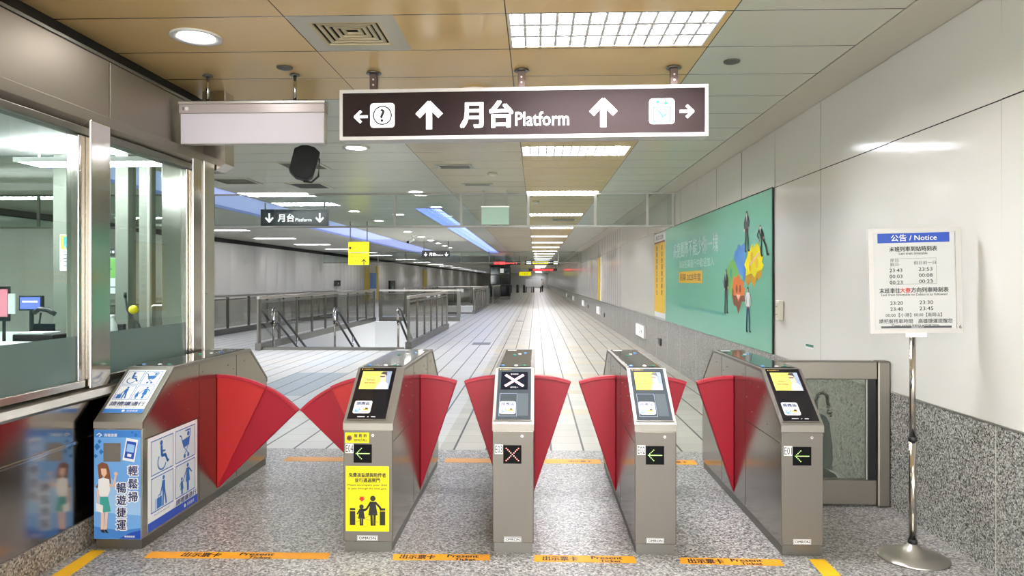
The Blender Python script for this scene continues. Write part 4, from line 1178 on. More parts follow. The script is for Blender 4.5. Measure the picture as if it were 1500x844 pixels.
p.text('text', '末班列車到站時刻表', -.005, .473, .028, 'c', 3, .022, .25); p.text('text', 'Last train timetable', -.005, .448, .014, 'c', 3, .012, .15)
for s_, x_, y_, h_, w_ in (('平日', -.105, .408, .018, .042), ('假日', -.105, .386, .018, .042), ('假日前一日', .055, .394, .020, .115)): p.text('greytext', s_, x_, y_, h_, 'c', 3, .005, w_)
for r, (a, b) in enumerate((('23:43', '23:53'), ('00:03', '00:08'), ('00:23', '00:23'))):
    p.text('text', a, -.098, .354 - r * .034, .020, 'c', 3, .008, .068); p.text('text', b, .058, .358 - r * .034, .020, 'c', 3, .008, .072)
p.text('text', '末班車往', -.132, .240, .028, 'c', 3, .022, .110); p.text('red', '大寮', -.050, .241, .028, 'c', 3, .022, .054); p.text('text', '方向列車時刻表', .078, .242, .028, 'c', 3, .022, .195)
p.text('text', 'Last train timetable to Daliao is as followed', -.005, .217, .013, 'c', 3, .010, .345)
for r, (a, b) in enumerate((('23:20', '23:30'), ('23:40', '23:45'))):
    p.text('text', a, -.098, .170 - r * .034, .020, 'c', 3, .008, .068); p.text('text', b, .058, .172 - r * .034, .020, 'c', 3, .008, .072)
p.text('text', '00:00【小港】', -.090, .102, .022, 'c', 3, .008, .135); p.text('text', '00:00【南岡山】', .065, .103, .022, 'c', 3, .008, .145)
p.text('text', '請把握搭車時間　高雄捷運提醒您', .0, .068, .024, 'c', 3, .010, .385); p.text('text', "Please notice train's arrival time.", .0, .046, .012, 'c', 3, .010, .25)
p.frame('greytext', -.125, .275, .115, .420, .0012, 2, 'ruled_line')
p.rect('greytext', -.182, .004 + .024, .188, .040, 2, 'footer_band'); p.text('white', '高雄捷運 KRTC', .01, .034, .009, 'c', 3)
p.o = p.o + p.n * .0085
p.text('text', '6', hwid - .014, .034, .020, 'c', 1, .01)
p.build(t, 'sheet', ('board', 'frame', 'clamp'))

# ------------------------------------------------------------------ hanging signs near the gates
t = thing('platform_sign', 'large brown hanging platform sign with lit white arrows', 'sign', (-.105, 5.215, 2.60), math.radians(-1.6))
MB().box(-1.330, 1.330, -.07, .07, 0, .365, .004).build('case', 'white_alu', t)
fr = MB()
fr.box(-1.335, 1.335, -.082, -.068, 0, .026); fr.box(-1.335, 1.335, -.082, -.068, .345, .370); fr.box(-1.335, -1.312, -.082, -.068, .026, .345); fr.box(1.312, 1.335, -.082, -.068, .026, .345)
fr.build('front_frame', 'white_alu', t)
MB().box(-1.312, 1.312, -.075, -.070, .026, .345).build('sign_face', 'signface', t)
p = Panel((0, -.0755, 0), (1, 0, 0), (0, 0, 1))
p.arrow('signlit', -1.178, .172, .095, math.pi, .020, nm='arrow#1'); p.arrow('signlit', 1.185, .178, .095, 0, .020, nm='arrow#2')
p.arrow('signlit', -.672, .178, .185, math.pi / 2, .045, nm='arrow#3'); p.arrow('signlit', .592, .178, .185, math.pi / 2, .045, nm='arrow#4')
p.rrect('signlit', -1.108, .090, -.926, .270, .025, 2, 'information_symbol'); p.arc('text', -1.017, .180, .066, .009, 0, 360, 3, 'information_symbol', 32); p.text('text', '?', -1.017, .180, .092, 'c', 4, .02, nm='information_symbol')
p.rrect('signlit', .918, .090, 1.098, .272, .025, 2, 'lift_symbol')
p.frame('signgreen', .946, .102, 1.070, .215, .010, 3, 'lift_symbol'); p.rrect('paleblue', .958, .113, 1.058, .207, .01, 3, 'lift_symbol')
p.arrow('signgreen', .978, .243, .030, math.pi / 2, .012, 3, 'lift_symbol'); p.arrow('signgreen', 1.036, .243, .030, -math.pi / 2, .012, 3, 'lift_symbol')
p.stroke('signgreen', [(.985, .185), (1.010, .150)], .010, 4, 'lift_symbol'); p.stroke('signgreen', [(1.01, .14), (1.04, .16)], .010, 4, 'lift_symbol')
p.text('signlit', '月台', -.250, .178, .190, 'c', 2, .035, .375); p.text('signlit', 'Platform', -.040, .140, .100, 'l', 2, .010, .385, nm='lettering#2')
p.build(t, 'sign_face')
for x in (-1.10, 0.0, 1.105):
    br = MB(); br.box(x - .028, x + .028, -.02, .02, .37, .505, .003); br.box(x - .065, x + .065, -.05, .05, .362, .378); br.build('hanger', mat('hanger_bronze', '5a4a44', 0.35, 0.7), t)
    MB().lathe([(.052, .505), (.058, .508), (.050, .519)], (x, 0, 0), 28).build('ceiling_cup', 'steel_dark', t)
    hb = MB()
    for z in (.42, .46): hb.cyl((x, -.021, z), (x, -.025, z), .007, n=10)
    hb.build('bolt', 'alu', t)

t = thing('blank_sign', 'blank white hanging sign box at upper left on two rods', 'sign', (-2.125, 5.27, 2.595))
MB().box(-.545, .545, -.02, .05, 0, .315, .004).build('case', 'white_alu', t)
MB().box(-.540, .540, -.024, -.019, .006, .222).build('blank_face', 'boxlit', t)
MB().box(-.552, .552, -.035, .06, .228, .298, .006).build('shutter_box', mat('shutter_mauve', 'b8aeae', 0.35, 0.3), t)
MB().box(-.556, .556, -.038, .062, .298, .318, .004).build('top_cap', 'alu', t)
p = Panel((-.49, -.0355, .263), (1, 0, 0), (0, 0, 1)); p.disc('alu', 0, 0, .018, 1, 'lock'); p.disc('white', 0, 0, .012, 2, 'lock'); p.rect('dark', -.030, -.012, -.024, .012, 1, 'lock_mark'); p.build(t)
for x, lab in ((-.345, 0), (.318, 1)):
    MB().cyl((x, .0, .318), (x, .0, .520), .013).build('rod', 'steel_mirror', t)
    MB().lathe([(.035, .51), (.040, .514), (.034, .523)], (x, 0, 0), 24).build('ceiling_cup', 'steel_dark', t)
    MB().box(x - .09, x + .09, -.02, .02, .316, .326).build('bracket', 'blackmat', t)

t = thing('hanging_loudspeaker', 'black angular loudspeaker hanging below the blank white sign', 'loudspeaker', (-2.32, 7.0, 2.58))
b = MB(); b.prism([(-.12, .05), (-.04, .0), (.07, .0), (.115, .05), (.125, .30), (.06, .335), (-.045, .335), (-.12, .27)], -.10, .10, 'y', .012)
o_ = b.build('cabinet', 'blackmat', t); o_.rotation_euler = (0, math.radians(14), math.radians(18)); o_.location = (-.03, 0, 0)
MB().tube([(.07, .02, .30), (.16, .02, .20), (.15, .02, .03), (.08, .02, -.03), (.0, .02, -.02)], .010).build('yoke', 'black', t)
MB().cyl((.02, .02, .32), (.02, .02, ZC - 2.58), .012).build('rod', 'steel_dark', t)

def arrow_sign(loc, W, H, label, name='platform_sign', text_ok=True, dirn=-1):
    t = thing(name, label, 'sign', loc)
    MB().box(-W / 2, W / 2, -.05, .05, 0, H, .004).build('case', 'signblack', t)
    for x in (-W * .44, W * .44): MB().box(x - .015, x + .015, -.012, .012, H, ZC - loc[2]).build('hanger', 'steel_dark', t)
    p = Panel((0, -.0505, 0), (1, 0, 0), (0, 0, 1))
    a = -math.pi / 2
    p.arrow('signlit', -W * .37, H * .48, H * .52, a, H * .10, nm='arrow#1'); p.arrow('signlit', W * .38, H * .48, H * .52, a, H * .10, nm='arrow#2')
    p.text('signlit', '月台', -W * .12, H * .48, H * .46, 'c', 2, .03, W * .24); p.text('signlit', 'Platform', W * .02, H * .36, H * .20, 'l', 2, .008, W * .24, nm='lettering#2')
    p.build(t, 'case')
arrow_sign((-4.80, 14.0, 2.657), 1.35, .33, 'black hanging platform sign with down arrows left of the brown sign')
arrow_sign((-3.95, 28.0, 2.48), 1.10, .27, 'small distant black platform sign with down arrows below the blue slot')

t = thing('yellow_sign', 'square yellow lit hanging sign with up arrow over the left concourse', 'sign', (-4.65, 18.5, 1.98))
W, H = .53, .60
MB().box(-W / 2, W / 2, -.05, .05, 0, H, .004).build('case', 'signyellow', t)
for x in (-W * .42, W * .42): MB().box(x - .012, x + .012, -.012, .012, H, ZC - 1.98).build('hanger', 'steel_dark', t)
p = Panel((0, -.0505, 0), (1, 0, 0), (0, 0, 1))
p.rect('text', -W * .40, H * .50, W * .46, H * .52, 1, 'divider'); p.rect('scrwhite', -W * .46, H * .525, W * .48, H * .55, 1, 'divider')
p.arrow('text', W * .28, H * .13, .14, math.pi / 2, .022)
p.text('ochre', '出口 EXIT', 0, H * .37, .06, 'c', 1, .02, W * .8); p.text('ochre', '2 4 5', -W * .15, H * .18, .06, 'c', 1, .02)
p.disc('text', -W * .40, H * .74, .03, 1, 'mark')
p.build(t, 'case')
t = thing('mint_board', 'pale mint hanging glass board in front of the smoke screen', 'sign', (-.70, 12.2, 2.535))
MB().box(-.235, .235, -.012, .012, 0, .295, .003).build('board', 'mintlit', t)
MB().box(-.24, .24, -.016, .016, .295, .315).build('top_rail', 'alu', t)
for x in (-.2, .2): MB().box(x - .008, x + .008, -.006, .006, .315, ZC - 2.535).build('hanger', 'steel_dark', t)
t = thing('security_camera', 'small white bullet camera hanging under the blue cove', 'camera', (-4.35, 24.5, 2.96))
MB().cyl((-.06, -.10, -.06), (.08, .12, .04), .055).build('housing', 'white', t)
MB().cyl((-.075, -.124, -.071), (-.06, -.10, -.06), .045).build('lens', 'black', t)
MB().cyl((.03, .03, .03), (.05, .03, ZC - 2.96), .015).build('bracket', 'white', t)

# far signs
t = thing('led_sign', 'distant black sign with glowing red lettering left of the walkway', 'sign', (-1.85, 45.0, 2.56))
MB().box(-.87, .87, -.06, .06, 0, .24, .004).build('case', 'signblack', t)
p = Panel((0, -.061, 0), (1, 0, 0), (0, 0, 1)); p.text('ledred', '出口關閉', -.45, .12, .16, 'c', 1, .03, .70); p.text('ledred', 'EXIT', .35, .12, .09, 'c', 1, .02, .75); p.build(t, 'case')
for x in (-.8, .8): MB().box(x - .02, x + .02, -.02, .02, .24, ZC - 2.56).build('hanger', 'steel_dark', t)
t = thing('exit_sign', 'distant long black sign with yellow panel over the walkway', 'sign', (.40, 45.0, 2.56))
MB().box(-1.10, 1.10, -.06, .06, 0, .27, .004).build('case', 'signblack', t)
p = Panel((0, -.061, 0), (1, 0, 0), (0, 0, 1))
p.rect('signyellow', -.62, .05, .38, .22, 1, 'yellow_panel'); p.rrect('signlit', -1.0, .05, -.70, .22, .02, 1, 'symbol'); p.rrect('signlit', .72, .04, .98, .23, .02, 1, 'symbol'); p.text('text', '出口 Exit', -.1, .135, .11, 'c', 2, .02); p.build(t, 'case')
for x in (-1.0, 1.0): MB().box(x - .02, x + .02, -.02, .02, .27, ZC - 2.56).build('hanger', 'steel_dark', t)
t = thing('red_sign', 'tiny far sign with orange red lettering below the long black sign', 'sign', (.7, 70.0, 2.5))
MB().box(-1.4, 1.4, -.06, .06, 0, .25).build('case', 'signblack', t)
p = Panel((0, -.061, 0), (1, 0, 0), (0, 0, 1)); p.text('ledred', '捷運商店街', 0, .125, .16, 'c', 1, .03, 2.0); p.build(t, 'case')
for x in (-1.2, 1.2): MB().box(x - .02, x + .02, -.02, .02, .25, ZC - 2.5).build('hanger', 'steel_dark', t)
t = thing('exit_sign', 'tiny far yellow sign at the end of the walkway', 'sign', (-1.3, 85.0, 2.15))
MB().box(-.7, .7, -.06, .06, 0, .45).build('case', 'signyellow', t)
p = Panel((0, -.061, 0), (1, 0, 0), (0, 0, 1)); p.text('text', '1 2 3', 0, .22, .22, 'c', 1, .02); p.build(t, 'case')
for x in (-.6, .6): MB().box(x - .02, x + .02, -.02, .02, .45, ZC - 2.15).build('hanger', 'steel_dark', t)

# ------------------------------------------------------------------ railings round the stairwells
def railing(a, b, n, label, group=None, H=1.22, glass_=True, post=.05):
    a, b = Vector((a[0], a[1], 0)), Vector((b[0], b[1], 0)); d = b - a; L = d.length
    t = thing('stair_railing', label, 'railing', a, math.atan2(d.y, d.x), group)
    MB().box(-.05, L + .05, -.07, .07, 0, .16, .006).build('curb', 'steel_dark', t)
    MB().box(-.04, L + .04, -.035, .035, H - .07, H, .008).build('top_rail', 'steel', t)
    MB().box(0, L, -.012, .012, H - .16, H - .12, .003).build('lower_rail', 'steel_dark', t)
    for i in range(n + 1):
        x = L * i / n; w_ = post * (1.5 if i in (0, n) else 1)
        MB().box(x - w_, x + w_, -.022, .022, .16, H - .07, .004).build('post', 'rail' if 0 < i < n else 'steel_dark', t)
    if glass_:
        for i in range(n): MB().box(L * i / n + post + .02, L * (i + 1) / n - post - .02, -.005, .005, .20, H - .17).build('glass_panel', 'railglass', t)
    return t
railing((-6.22, 15.75), (-6.22, 27.1), 9, 'long steel railing with glass along left side of the nearest stairwell')
railing((-2.92, 16.2), (-2.92, 23.2), 6, 'steel post railing along right side of the nearest stairwell')
railing((-6.02, 27.35), (-2.98, 27.35), 3, 'short steel railing closing the far end of the nearest stairwell', None, 1.22)
railing((-9.3, 15.0), (-8.7, 30.5), 11, 'steel railing with glass in front of the far left wall', None, 1.15)
railing((-2.92, 33.3), (-2.92, 41.8), 7, 'dark slatted railing beside the walkway at the second stairwell')
railing((-2.92, 48.0), (-2.92, 58.0), 8, 'third dark slatted railing along the walkway before the dark kiosk', None)
railing((-2.92, 61.0), (-2.92, 72.0), 8, 'farthest dark railing along the walkway left of the end', None)
railing((-6.2, 33.3), (-6.2, 44.0), 8, 'railing on the far side of the second stairwell')
railing((-6.1, 44.2), (-3.0, 44.2), 3, 'railing closing the end of the second stairwell')
# stair handrails
def handrail(x, label, group=None):
    t = thing('stair_handrail', label, 'handrail', (x, 16.05, 0))
    for dz, r in ((.90, .030), (.62, .026)):
        pts = [(0, 0.02, dz - .03), (0, .0, dz), (0, .06, dz + .03), (0, .30, dz - .02)]
        for k in range(1, 12): pts.append((0, .30 + .5 * k, dz - .02 - .258 * k))
        MB().tube(pts, r).build('rail', 'black', t)
    MB().tube([(0, .04, .93), (0, -.05, .90), (0, -.07, .80), (0, -.05, .70), (0, .02, .64)], .020).build('end_loop', 'steel_mirror', t)
    MB().cyl((0, .06, 0), (0, .06, .92), .024).build('post', 'steel_mirror', t)
    MB().cyl((0, 1.66, -1.0), (0, 1.66, .20), .02).build('post', 'steel_mirror', t)
handrail(-6.02, 'leftmost chrome handrail going down the nearest stairs')
handrail(-4.60, 'middle chrome handrail dividing the nearest stairs')
handrail(-3.14, 'right chrome handrail at the nearest stairs beside the post railing')
# dark kiosk / lift shaft beside the walkway
t = thing('lift_kiosk', 'dark glass lift enclosure standing left of the far walkway', 'kiosk', (-2.9, 59.5, 0))
MB().box(-.9, .75, -.9, .9, 0, .25).build('base', 'steel_dark', t)
fr = MB()
for x in (-.9, -.1, .70):
    for y in (-.9, .85): fr.box(x, x + .06, y, y + .06, .25, 2.75)
for z in (1.2, 2.0, 2.70): fr.box(-.9, .76, -.9, -.85, z, z + .07); fr.box(.70, .76, -.9, .9, z, z + .07)
fr.build('frame', 'bollard', t)
MB().box(-.84, .70, -.84, .84, .25, 2.7).build('cabin', 'blackglass', t)
MB().box(-.95, .8, -.95, .95, 2.77, 2.9).build('roof', 'bollard', t)
MB().box(-.05, .25, -.93, -.90, 2.2, 2.55).build('lit_panel', 'exitlit', t)
# far end boards and the row of far gates
for i, (x, y, W) in enumerate(((-.9, 92.0, .9), (.15, 92.0, 1.1))):
    t = thing('white_hoarding', ('left white board on legs at the far end of the walkway', 'right white board on legs at the far end of the walkway')[i], 'board', (x, y, 0))
    MB().box(-W / 2, W / 2, -.03, .03, .75, 1.75, .01).build('board', 'white', t)
    for s in (-1, 1): MB().box(s * W * .4 - .06, s * W * .4 + .06, -.05, .05, 0, .75).build('leg', 'bollard', t)
for i in range(4):
    x = -4.2 + .85 * i
    t = thing('far_gate', 'dark distant ticket gate cabinet in the row at the walkway end', 'ticket gate', (x, 90.0, 0), 0, 'distant ticket gates')
    MB().prism([(0, 0), (0, .75), (.36, 1.02), (1.5, 1.02), (1.9, .75), (1.9, 0)], 0, .28, 'x', .01).build('cabinet', 'bollard', t)
    MB().box(.02, .26, .40, 1.45, 1.02, 1.035).build('deck', 'paper', t)
# a person far down the walkway
def person(loc):
    t = thing('person', 'person in pale pink top and dark trousers standing far down the walkway', 'person', loc)
    me = bpy.data.meshes.new('body')
    J = [((0, 0, .95), .13), ((0, 0, 1.15), .12), ((0, 0, 1.38), .14), ((0, 0, 1.50), .06), ((0, -.01, 1.56), .055), ((0, -.01, 1.65), .10),
         ((.10, 0, .88), .10), ((.11, 0, .48), .06), ((.12, .0, .06), .045), ((.12, -.10, .03), .035), ((-.10, 0, .88), .10), ((-.11, -.02, .48), .06), ((-.12, .02, .06), .045), ((-.12, -.08, .03), .035),
         ((.19, 0, 1.40), .06), ((.24, 0, 1.12), .045), ((.22, -.08, .88), .035), ((-.19, 0, 1.40), .06), ((-.24, 0, 1.12), .045), ((-.22, -.08, .88), .035)]
    E = [(0, 1), (1, 2), (2, 3), (3, 4), (4, 5), (0, 6), (6, 7), (7, 8), (8, 9), (0, 10), (10, 11), (11, 12), (12, 13), (2, 14), (14, 15), (15, 16), (2, 17), (17, 18), (18, 19)]
    me.from_pydata([j[0] for j in J], E, [])
    o = bpy.data.objects.new('body', me); C.objects.link(o); o.parent = t
    o.modifiers.new('Skin', 'SKIN'); o.modifiers.new('Sub', 'SUBSURF').levels = 1
    for v, (p_, r) in zip(me.skin_vertices[0].data, J): v.radius = (r, r * .8)
    me.skin_vertices[0].data[0].use_root = True
    me.materials.append(M['bodyskin'])
    MB().lathe([(.13, .90), (.17, .95), (.155, 1.15), (.185, 1.38), (.12, 1.47), (.07, 1.50)], n=16).build('top', 'cloth', t)
    tr = MB()
    for s in (-1, 1): tr.lathe([(.065, .08), (.08, .48), (.115, .86), (.10, .96)], (s * .105, 0, 0), 14)
    tr.build('trousers', 'trouser', t)
    MB().ball((0, .01, 1.69), .10, (1, 1, .95)).build('hair', 'hair', t)
person((.75, 93.0, 0))

# ------------------------------------------------------------------ things on the right wall
def wall_panel(y_near, z0, y_far, z1): # origin at far end bottom, x runs towards the camera
    return Panel((XR - .004, y_far, z0), (0, -1, 0), (0, 0, 1)), y_far - y_near, z1 - z0
t = thing('wall_poster', 'large mint green poster with colourful puzzle head artwork on right wall', 'poster', (0, 0, 0))
p, W, H = wall_panel(7.415, .811, 13.46, 2.522)
p.slab('poster', 0, 0, W, H, .014, 'board')
p.slab('blackmat', W - .001, 0, W + .02, H, .016, 'edge_trim'); p.slab('blackmat', 0, H, W, H + .012, .016, 'edge_trim')
p.o = p.o + p.n * .014
q = lambda pts: [(a * W, c * H) for a, c in pts]
# artwork coordinates: fractions of the board, x from the far end
p.text('mintsoft', '高捷團隊不能少你一塊', .385 * W, .745 * H, .26, 'c', 1, .015, .51 * W)
p.text('mintsoft', '職缺招募進行中歡迎加入', .41 * W, .60 * H, .13, 'c', 1, .008, .39 * W)
p.rect('amber', .21 * W, .42 * H, .49 * W, .53 * H, 1, 'button'); p.text('brown', '招募 2025年度', .35 * W, .475 * H, .115, 'c', 2, .02, .25 * W)
p.text('teal', '高雄捷運股份有限公司　職缺資訊請洽官網', .46 * W, .19 * H, .060, 'c', 1, .01, .48 * W)
p.poly('green', q([(.73, .573), (.766, .599), (.80, .555), (.812, .476), (.766, .43), (.766, .29), (.723, .382), (.711, .502)]), 2, 'puzzle_piece')
p.poly('leafblue', q([(.766, .605), (.772, .65), (.785, .66), (.80, .703), (.815, .68), (.839, .702), (.849, .628), (.839, .563), (.828, .475), (.806, .487)]), 3, 'puzzle_piece')
p.poly('midblue', q([(.828, .475), (.839, .563), (.849, .55), (.842, .46), (.832, .43)]), 4, 'puzzle_piece')
p.disc('midblue', .790 * W, .625 * H, .05, 4, 'puzzle_hole', ry=.06); p.disc('midblue', .820 * W, .560 * H, .05, 4, 'puzzle_hole', ry=.06)
p.disc('teal', .745 * W, .50 * H, .05, 4, 'puzzle_hole', ry=.06)
p.poly('brown', q([(.754, .395), (.79, .37), (.839, .342), (.844, .299), (.822, .30), (.80, .203), (.785, .26), (.766, .267), (.754, .336)]), 4, 'puzzle_shade')
p.poly('orange', q([(.766, .477), (.782, .462), (.80, .487), (.818, .45), (.839, .431), (.832, .40), (.844, .387), (.839, .342), (.815, .335), (.80, .294), (.785, .335), (.766, .337), (.765, .375), (.754, .395)]), 5, 'puzzle_piece')
p.disc('brown', .788 * W, .385 * H, .04, 6, 'puzzle_hole', ry=.05); p.disc('brown', .812 * W, .385 * H, .04, 6, 'puzzle_hole', ry=.05); p.poly('skin', q([(.784, .345), (.814, .345), (.799, .312)]), 6, 'puzzle_mark')
p.poly('ochre', q([(.849, .475), (.90, .49), (.947, .513), (.942, .473), (.924, .442), (.92, .47), (.90, .395), (.885, .44), (.865, .409), (.849, .431)]), 5, 'puzzle_shade')
p.poly('yellow', q([(.86, .605), (.866, .65), (.878, .64), (.887, .685), (.90, .66), (.918, .69), (.933, .658), (.938, .61), (.955, .60), (.947, .56), (.957, .54), (.947, .513), (.92, .50), (.905, .46), (.885, .49), (.849, .475), (.852, .52), (.84, .55)]), 6, 'puzzle_piece')
p.disc('amber', .888 * W, .60 * H, .05, 7, 'puzzle_hole', ry=.055); p.disc('amber', .918 * W, .555 * H, .05, 7, 'puzzle_hole', ry=.055); p.disc('amber', .878 * W, .53 * H, .04, 7, 'puzzle_hole', ry=.05)
p.stroke('skin', q([(.875, .545), (.93, .62)]), .03, 8, 'puzzle_mark')
# small printed people working on the puzzle
def man(k, x, y0, y1, lean, shirt, m2, arm):
    nm = 'printed_person#%d' % k; h = y1 - y0
    Q = lambda pts: [((x + a * .0105) * W, (y0 + c * h) * H) for a, c in pts]
    p.disc('text', x * W, (y0 + h * .955) * H, .030, 8, nm, ry=.026); p.disc('skin', x * W, (y0 + h * .925) * H, .022, 9, nm)
    p.poly(shirt, Q([(-.9, .88), (.9, .88), (1.0 + lean, .52), (-.8 + lean, .52)]), 8, nm)
    p.poly('white', Q([(-.25, .88), (.25, .88), (.1, .72)]), 9, nm)
    p.stroke(shirt, Q([(-.8, .86), (-1.6, .70), (-1.3 + arm, .56)]), .026, 8, nm); p.stroke(shirt, Q([(.8, .86), (1.5, .72), (1.2 + arm, .60)]), .026, 8, nm)
    p.disc('skin', *Q([(-1.3 + arm, .54)])[0], .016, 9, nm); p.disc('skin', *Q([(1.2 + arm, .58)])[0], .016, 9, nm)
    p.stroke(m2, Q([(-.35 + lean, .54), (-.7 + lean, .27), (-.9 + lean * 1.3, .02)]), .038, 9, nm); p.stroke(m2, Q([(.45 + lean, .54), (.8 + lean * 1.8, .30), (.9 + lean * 2.4, .03)]), .038, 9, nm)
    p.stroke('text', Q([(-.9 + lean * 1.3, .01), (-.2 + lean * 1.3, .0)]), .022, 9, nm); p.stroke('text', Q([(.9 + lean * 2.4, .02), (1.7 + lean * 2.4, .01)]), .022, 9, nm)
man(1, .856, .64, .91, 0, 'greytext', 'text', 0); man(2, .938, .60, .79, 1.2, 'text', 'text', .6); man(3, .708, .20, .53, 0, 'text', 'text', .3); man(4, .864, .10, .40, 0, 'white', 'navy', .4)
p.build(t, 'board', ('edge_trim',))

t = thing('wall_poster', 'narrow amber poster with dark columns of lettering beside the mint poster', 'poster', (0, 0, 0))
p, W, H = wall_panel(13.50, .84, 14.70, 2.51)
p.slab('white', 0, 0, W, H, .012, 'board'); p.o = p.o + p.n * .012
p.rect('amber', .0, .10, W, H - .18, 1, 'field'); p.rect('brown', 0, H - .20, W, H - .17, 2, 'band')
p.text('greytext', '施工公告', W / 2, H - .09, .09, 'c', 2, .02, W * .7)
for i, ch in enumerate('高雄捷運請勿攀爬'): p.text('brown', ch, W * .72, H - .30 - i * .125, .10, 'c', 2, .03, .16)
for i, ch in enumerate('敬請旅客注意安全'): p.text('brown', ch, W * .25, H - .30 - i * .125, .10, 'c', 2, .02, .14)
p.build(t, 'board', ('edge_trim',))
t = thing('blank_board', 'large blank cream board on the right wall beyond the amber poster', 'board', (0, 0, 0))
p, W, H = wall_panel(14.72, .82, 20.37, 2.56); p.slab('cream', 0, 0, W, H, .014, 'board'); p.build(t)
t = thing('yellow_pillar', 'yellow vertical strip on the right wall beyond the blank board', 'panel', (0, 0, 0))
p, W, H = wall_panel(26.7, .80, 27.9, 2.45); p.slab('ypillar', 0, 0, W, H, .03, 'board'); p.slab('alu', W, 0, W + .03, H, .04, 'edge_trim'); p.build(t)
t = thing('yellow_pillar', 'yellow framed panel on the far left wall under the yellow sign', 'panel', (XL, 47.3, 0))
MB().box(0.02, .06, -.0, 1.3, .2, 2.5).build('post', 'ypillar', t); MB().box(0.02, .06, 3.3, 4.0, .2, 2.6).build('post', 'ypillar', t)
MB().box(0.02, .05, 1.3, 3.3, 1.0, 2.1).build('blue_panel', 'midblue', t); MB().box(.02, .05, 1.3, 3.3, .3, 1.0).build('white_panel', 'white', t)
t = thing('yellow_pillar', 'second yellow strip much farther along the far left wall', 'panel', (XL, 72.0, 0))
MB().box(.02, .06, 0, 2.4, .2, 2.7).build('board', 'ypillar', t)
t = thing('wall_box', 'small black square box on the far left wall', 'wall box', (XL, 40.0, 1.25))
MB().box(.02, .16, 0, .9, 0, .32, .01).build('box', 'black', t); MB().box(.16, .165, .35, .5, .10, .20).build('mark', 'white', t)
t = thing('wall_box', 'dark upright cabinet with green mark on the far left wall', 'wall box', (XL, 55.0, .6))
MB().box(.02, .16, 0, 2.0, 0, .95, .01).build('box', 'black', t); MB().box(.16, .165, .6, 1.2, .2, .55).build('mark', 'green', t)

t = thing('wall_socket', 'ivory double wall socket right of the mint poster', 'socket', (XR - .004, 7.17, 1.272))
MB().box(-.045, 0, -.055, .055, -.10, .10, .008).build('plate', 'socket', t)
MB().box(-.052, -.044, -.035, .035, -.075, .075, .004).build('insert', mat('socket_insert', 'd8d0bb', 0.4), t)
for z in (-.04, .04):
    h = MB()
    for y_ in (-.014, .014): h.cyl((-.0535, y_, z), (-.0515, y_, z), .006, n=10)
    h.build('socket_hole', 'dark', t)
t = thing('wall_sticker', 'tiny green and white sticker on the white wall left of the notice', 'sticker', (XR - .006, 6.44, .98))
MB().box(-.001, .0005, -.10, .10, -.022, .022).build('sheet', 'white', t); MB().box(-.0016, -.001, -.09, .09, -.004, .018).build('green_band', mat('sticker_green', '2e6f52', 0.5), t)
for i, (y, lab, gr) in enumerate(((16.5, 'white lit exit guide box low on the granite, nearest one', None), (27.6, 'white lit exit guide box low on the granite, second one along', None), (36.5, 'white lit exit guide box far along the granite', 'far exit guide boxes'), (46.0, 'white lit exit guide box far along the granite', 'far exit guide boxes'), (56.0, 'white lit exit guide box far along the granite', 'far exit guide boxes'))):
    t = thing('exit_guide_box', lab, 'exit light', (XR - .004, y, .40), 0, gr)
    MB().box(-.055, 0, -.65, .65, -.13, .16, .006).build('case', 'white_alu', t)
    MB().box(-.058, -.054, -.60, .60, -.11, .14).build('face', 'exitlit', t)
    p = Panel((-.058, .0, .015), (0, -1, 0), (0, 0, 1)); p.stroke('greytext', [(-.05, -.07), (.0, .0), (.05, -.07)], .03, 1, 'running_figure'); p.disc('greytext', 0, .06, .03, 1, 'running_figure'); p.arrow('greytext', .28, 0, .16, 0, .03, 1); p.build(t)
for i, (y, z, lab) in enumerate(((14.1, .36, 'black upright slot plate in the granite under the amber poster'), (25.6, .33, 'dark small plate low on the granite before the second exit box'), (33.5, .35, 'tiny dark plate low on the granite far along'))):
    t = thing('wall_plate', lab, 'wall plate', (XR - .004, y, z))
    MB().box(-.02, 0, -.14, .14, -.07, .075, .004).build('plate', 'black', t); MB().box(-.024, -.02, -.02, .02, -.05, .055).build('divider', 'steel_dark', t)

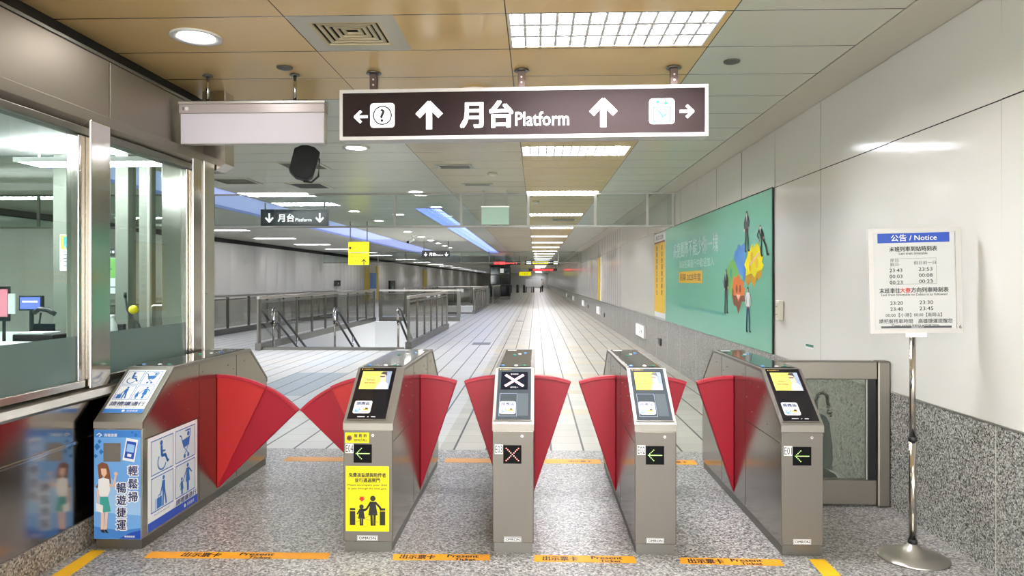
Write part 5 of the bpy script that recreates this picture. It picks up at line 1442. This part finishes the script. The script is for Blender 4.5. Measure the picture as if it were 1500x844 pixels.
# ------------------------------------------------------------------ tape on the floor
def tape(pts, label, m='tape', lettering=None, scale=1.0, group=None):
    t = thing('floor_tape', label, 'floor tape', (0, 0, 0), 0, group)
    p = Panel((0, 0, .0), (1, 0, 0), (0, 1, 0))
    b = MB(); b.prism(pts, 0.0003, .0016, 'z'); b.build('tape', m, t)
    if lettering:
        x0, x1 = min(a for a, _ in pts), max(a for a, _ in pts); yc = sum(c for _, c in pts) / len(pts)
        p.o = Vector((0, 0, .0017)); w_ = x1 - x0
        a, c = lettering
        p.text('text', '出示票卡', x0 + w_ * a, yc, .062, 'c', .5, .03, w_ * .34 * scale); p.text('text', 'Present', x0 + w_ * c, yc + .018, .040, 'c', .5, .03, w_ * .30 * scale); p.text('text', 'Ticket', x0 + w_ * (c + .03), yc - .028, .034, 'c', .5, .03, w_ * .20 * scale)
        p.build(t)
tape([(-2.215, 3.94), (-1.172, 3.962), (-1.180, 4.052), (-2.225, 4.035)], 'long orange floor tape in front of the wide gate lane', lettering=(.30, .60), scale=.62)
tape([(-.805, 3.958), (-.258, 3.974), (-.262, 4.058), (-.815, 4.045)], 'orange floor tape between the fronts of gates E04 and E03', lettering=(.26, .72), scale=1.05)
tape([(-.012, 3.965), (.560, 3.962), (.560, 4.058), (-.008, 4.058)], 'orange floor tape between the fronts of gates E03 and E02', lettering=(.26, .72), scale=1.0)
tape([(.80, 3.962), (1.365, 3.950), (1.372, 4.040), (.815, 4.050)], 'orange floor tape between the fronts of gates E02 and E01', lettering=(.26, .66), scale=1.0)
tape([(-2.50, 4.045), (-2.58, 4.045), (-2.565, 3.30), (-2.445, 3.30)], 'yellow floor tape running toward the viewer at lower left', 'tapey')
tape([(1.535, 4.05), (1.625, 4.05), (1.61, 3.30), (1.50, 3.30)], 'yellow floor tape running toward the viewer at gate E01', 'tapey')
for x0, x1, lab, m in ((-2.2, -1.15, 'worn orange floor tape behind the wide lane', 'tapeold'), (-.79, -.28, 'worn orange floor tape behind the lane left of gate E03', 'tapeold'), (.01, .56, 'orange floor tape behind the lane right of gate E03', 'tape'), (.83, 1.38, 'orange floor tape behind the lane left of gate E01', 'tape')):
    t = thing('floor_tape', lab, 'floor tape', (0, 0, 0))
    MB().box(x0, x1, 6.10, 6.245, .0003, .0016).build('tape', m, t)
    p = Panel((0, 0, .0017), (1, 0, 0), (0, 1, 0))
    if m == 'tape': p.text('text', '出示票卡', x0 + (x1 - x0) * .68, 6.172, .06, 'c', .5, .02, .2)
    p.build(t)
for i, (x, y) in enumerate(((-.62, 27.5), (-1.35, 17.6))):
    t = thing('floor_plate', ('small dark round floor plate far along the walkway', 'grey square floor hatch beside the post railing')[i], 'floor plate', (x, y, 0))
    if i == 0: MB().cyl((0, 0, .0003), (0, 0, .006), .16, n=28).build('plate', 'bollard', t)
    else: MB().box(-.22, .22, -.3, .3, .0003, .004).build('plate', 'steel_dark', t)
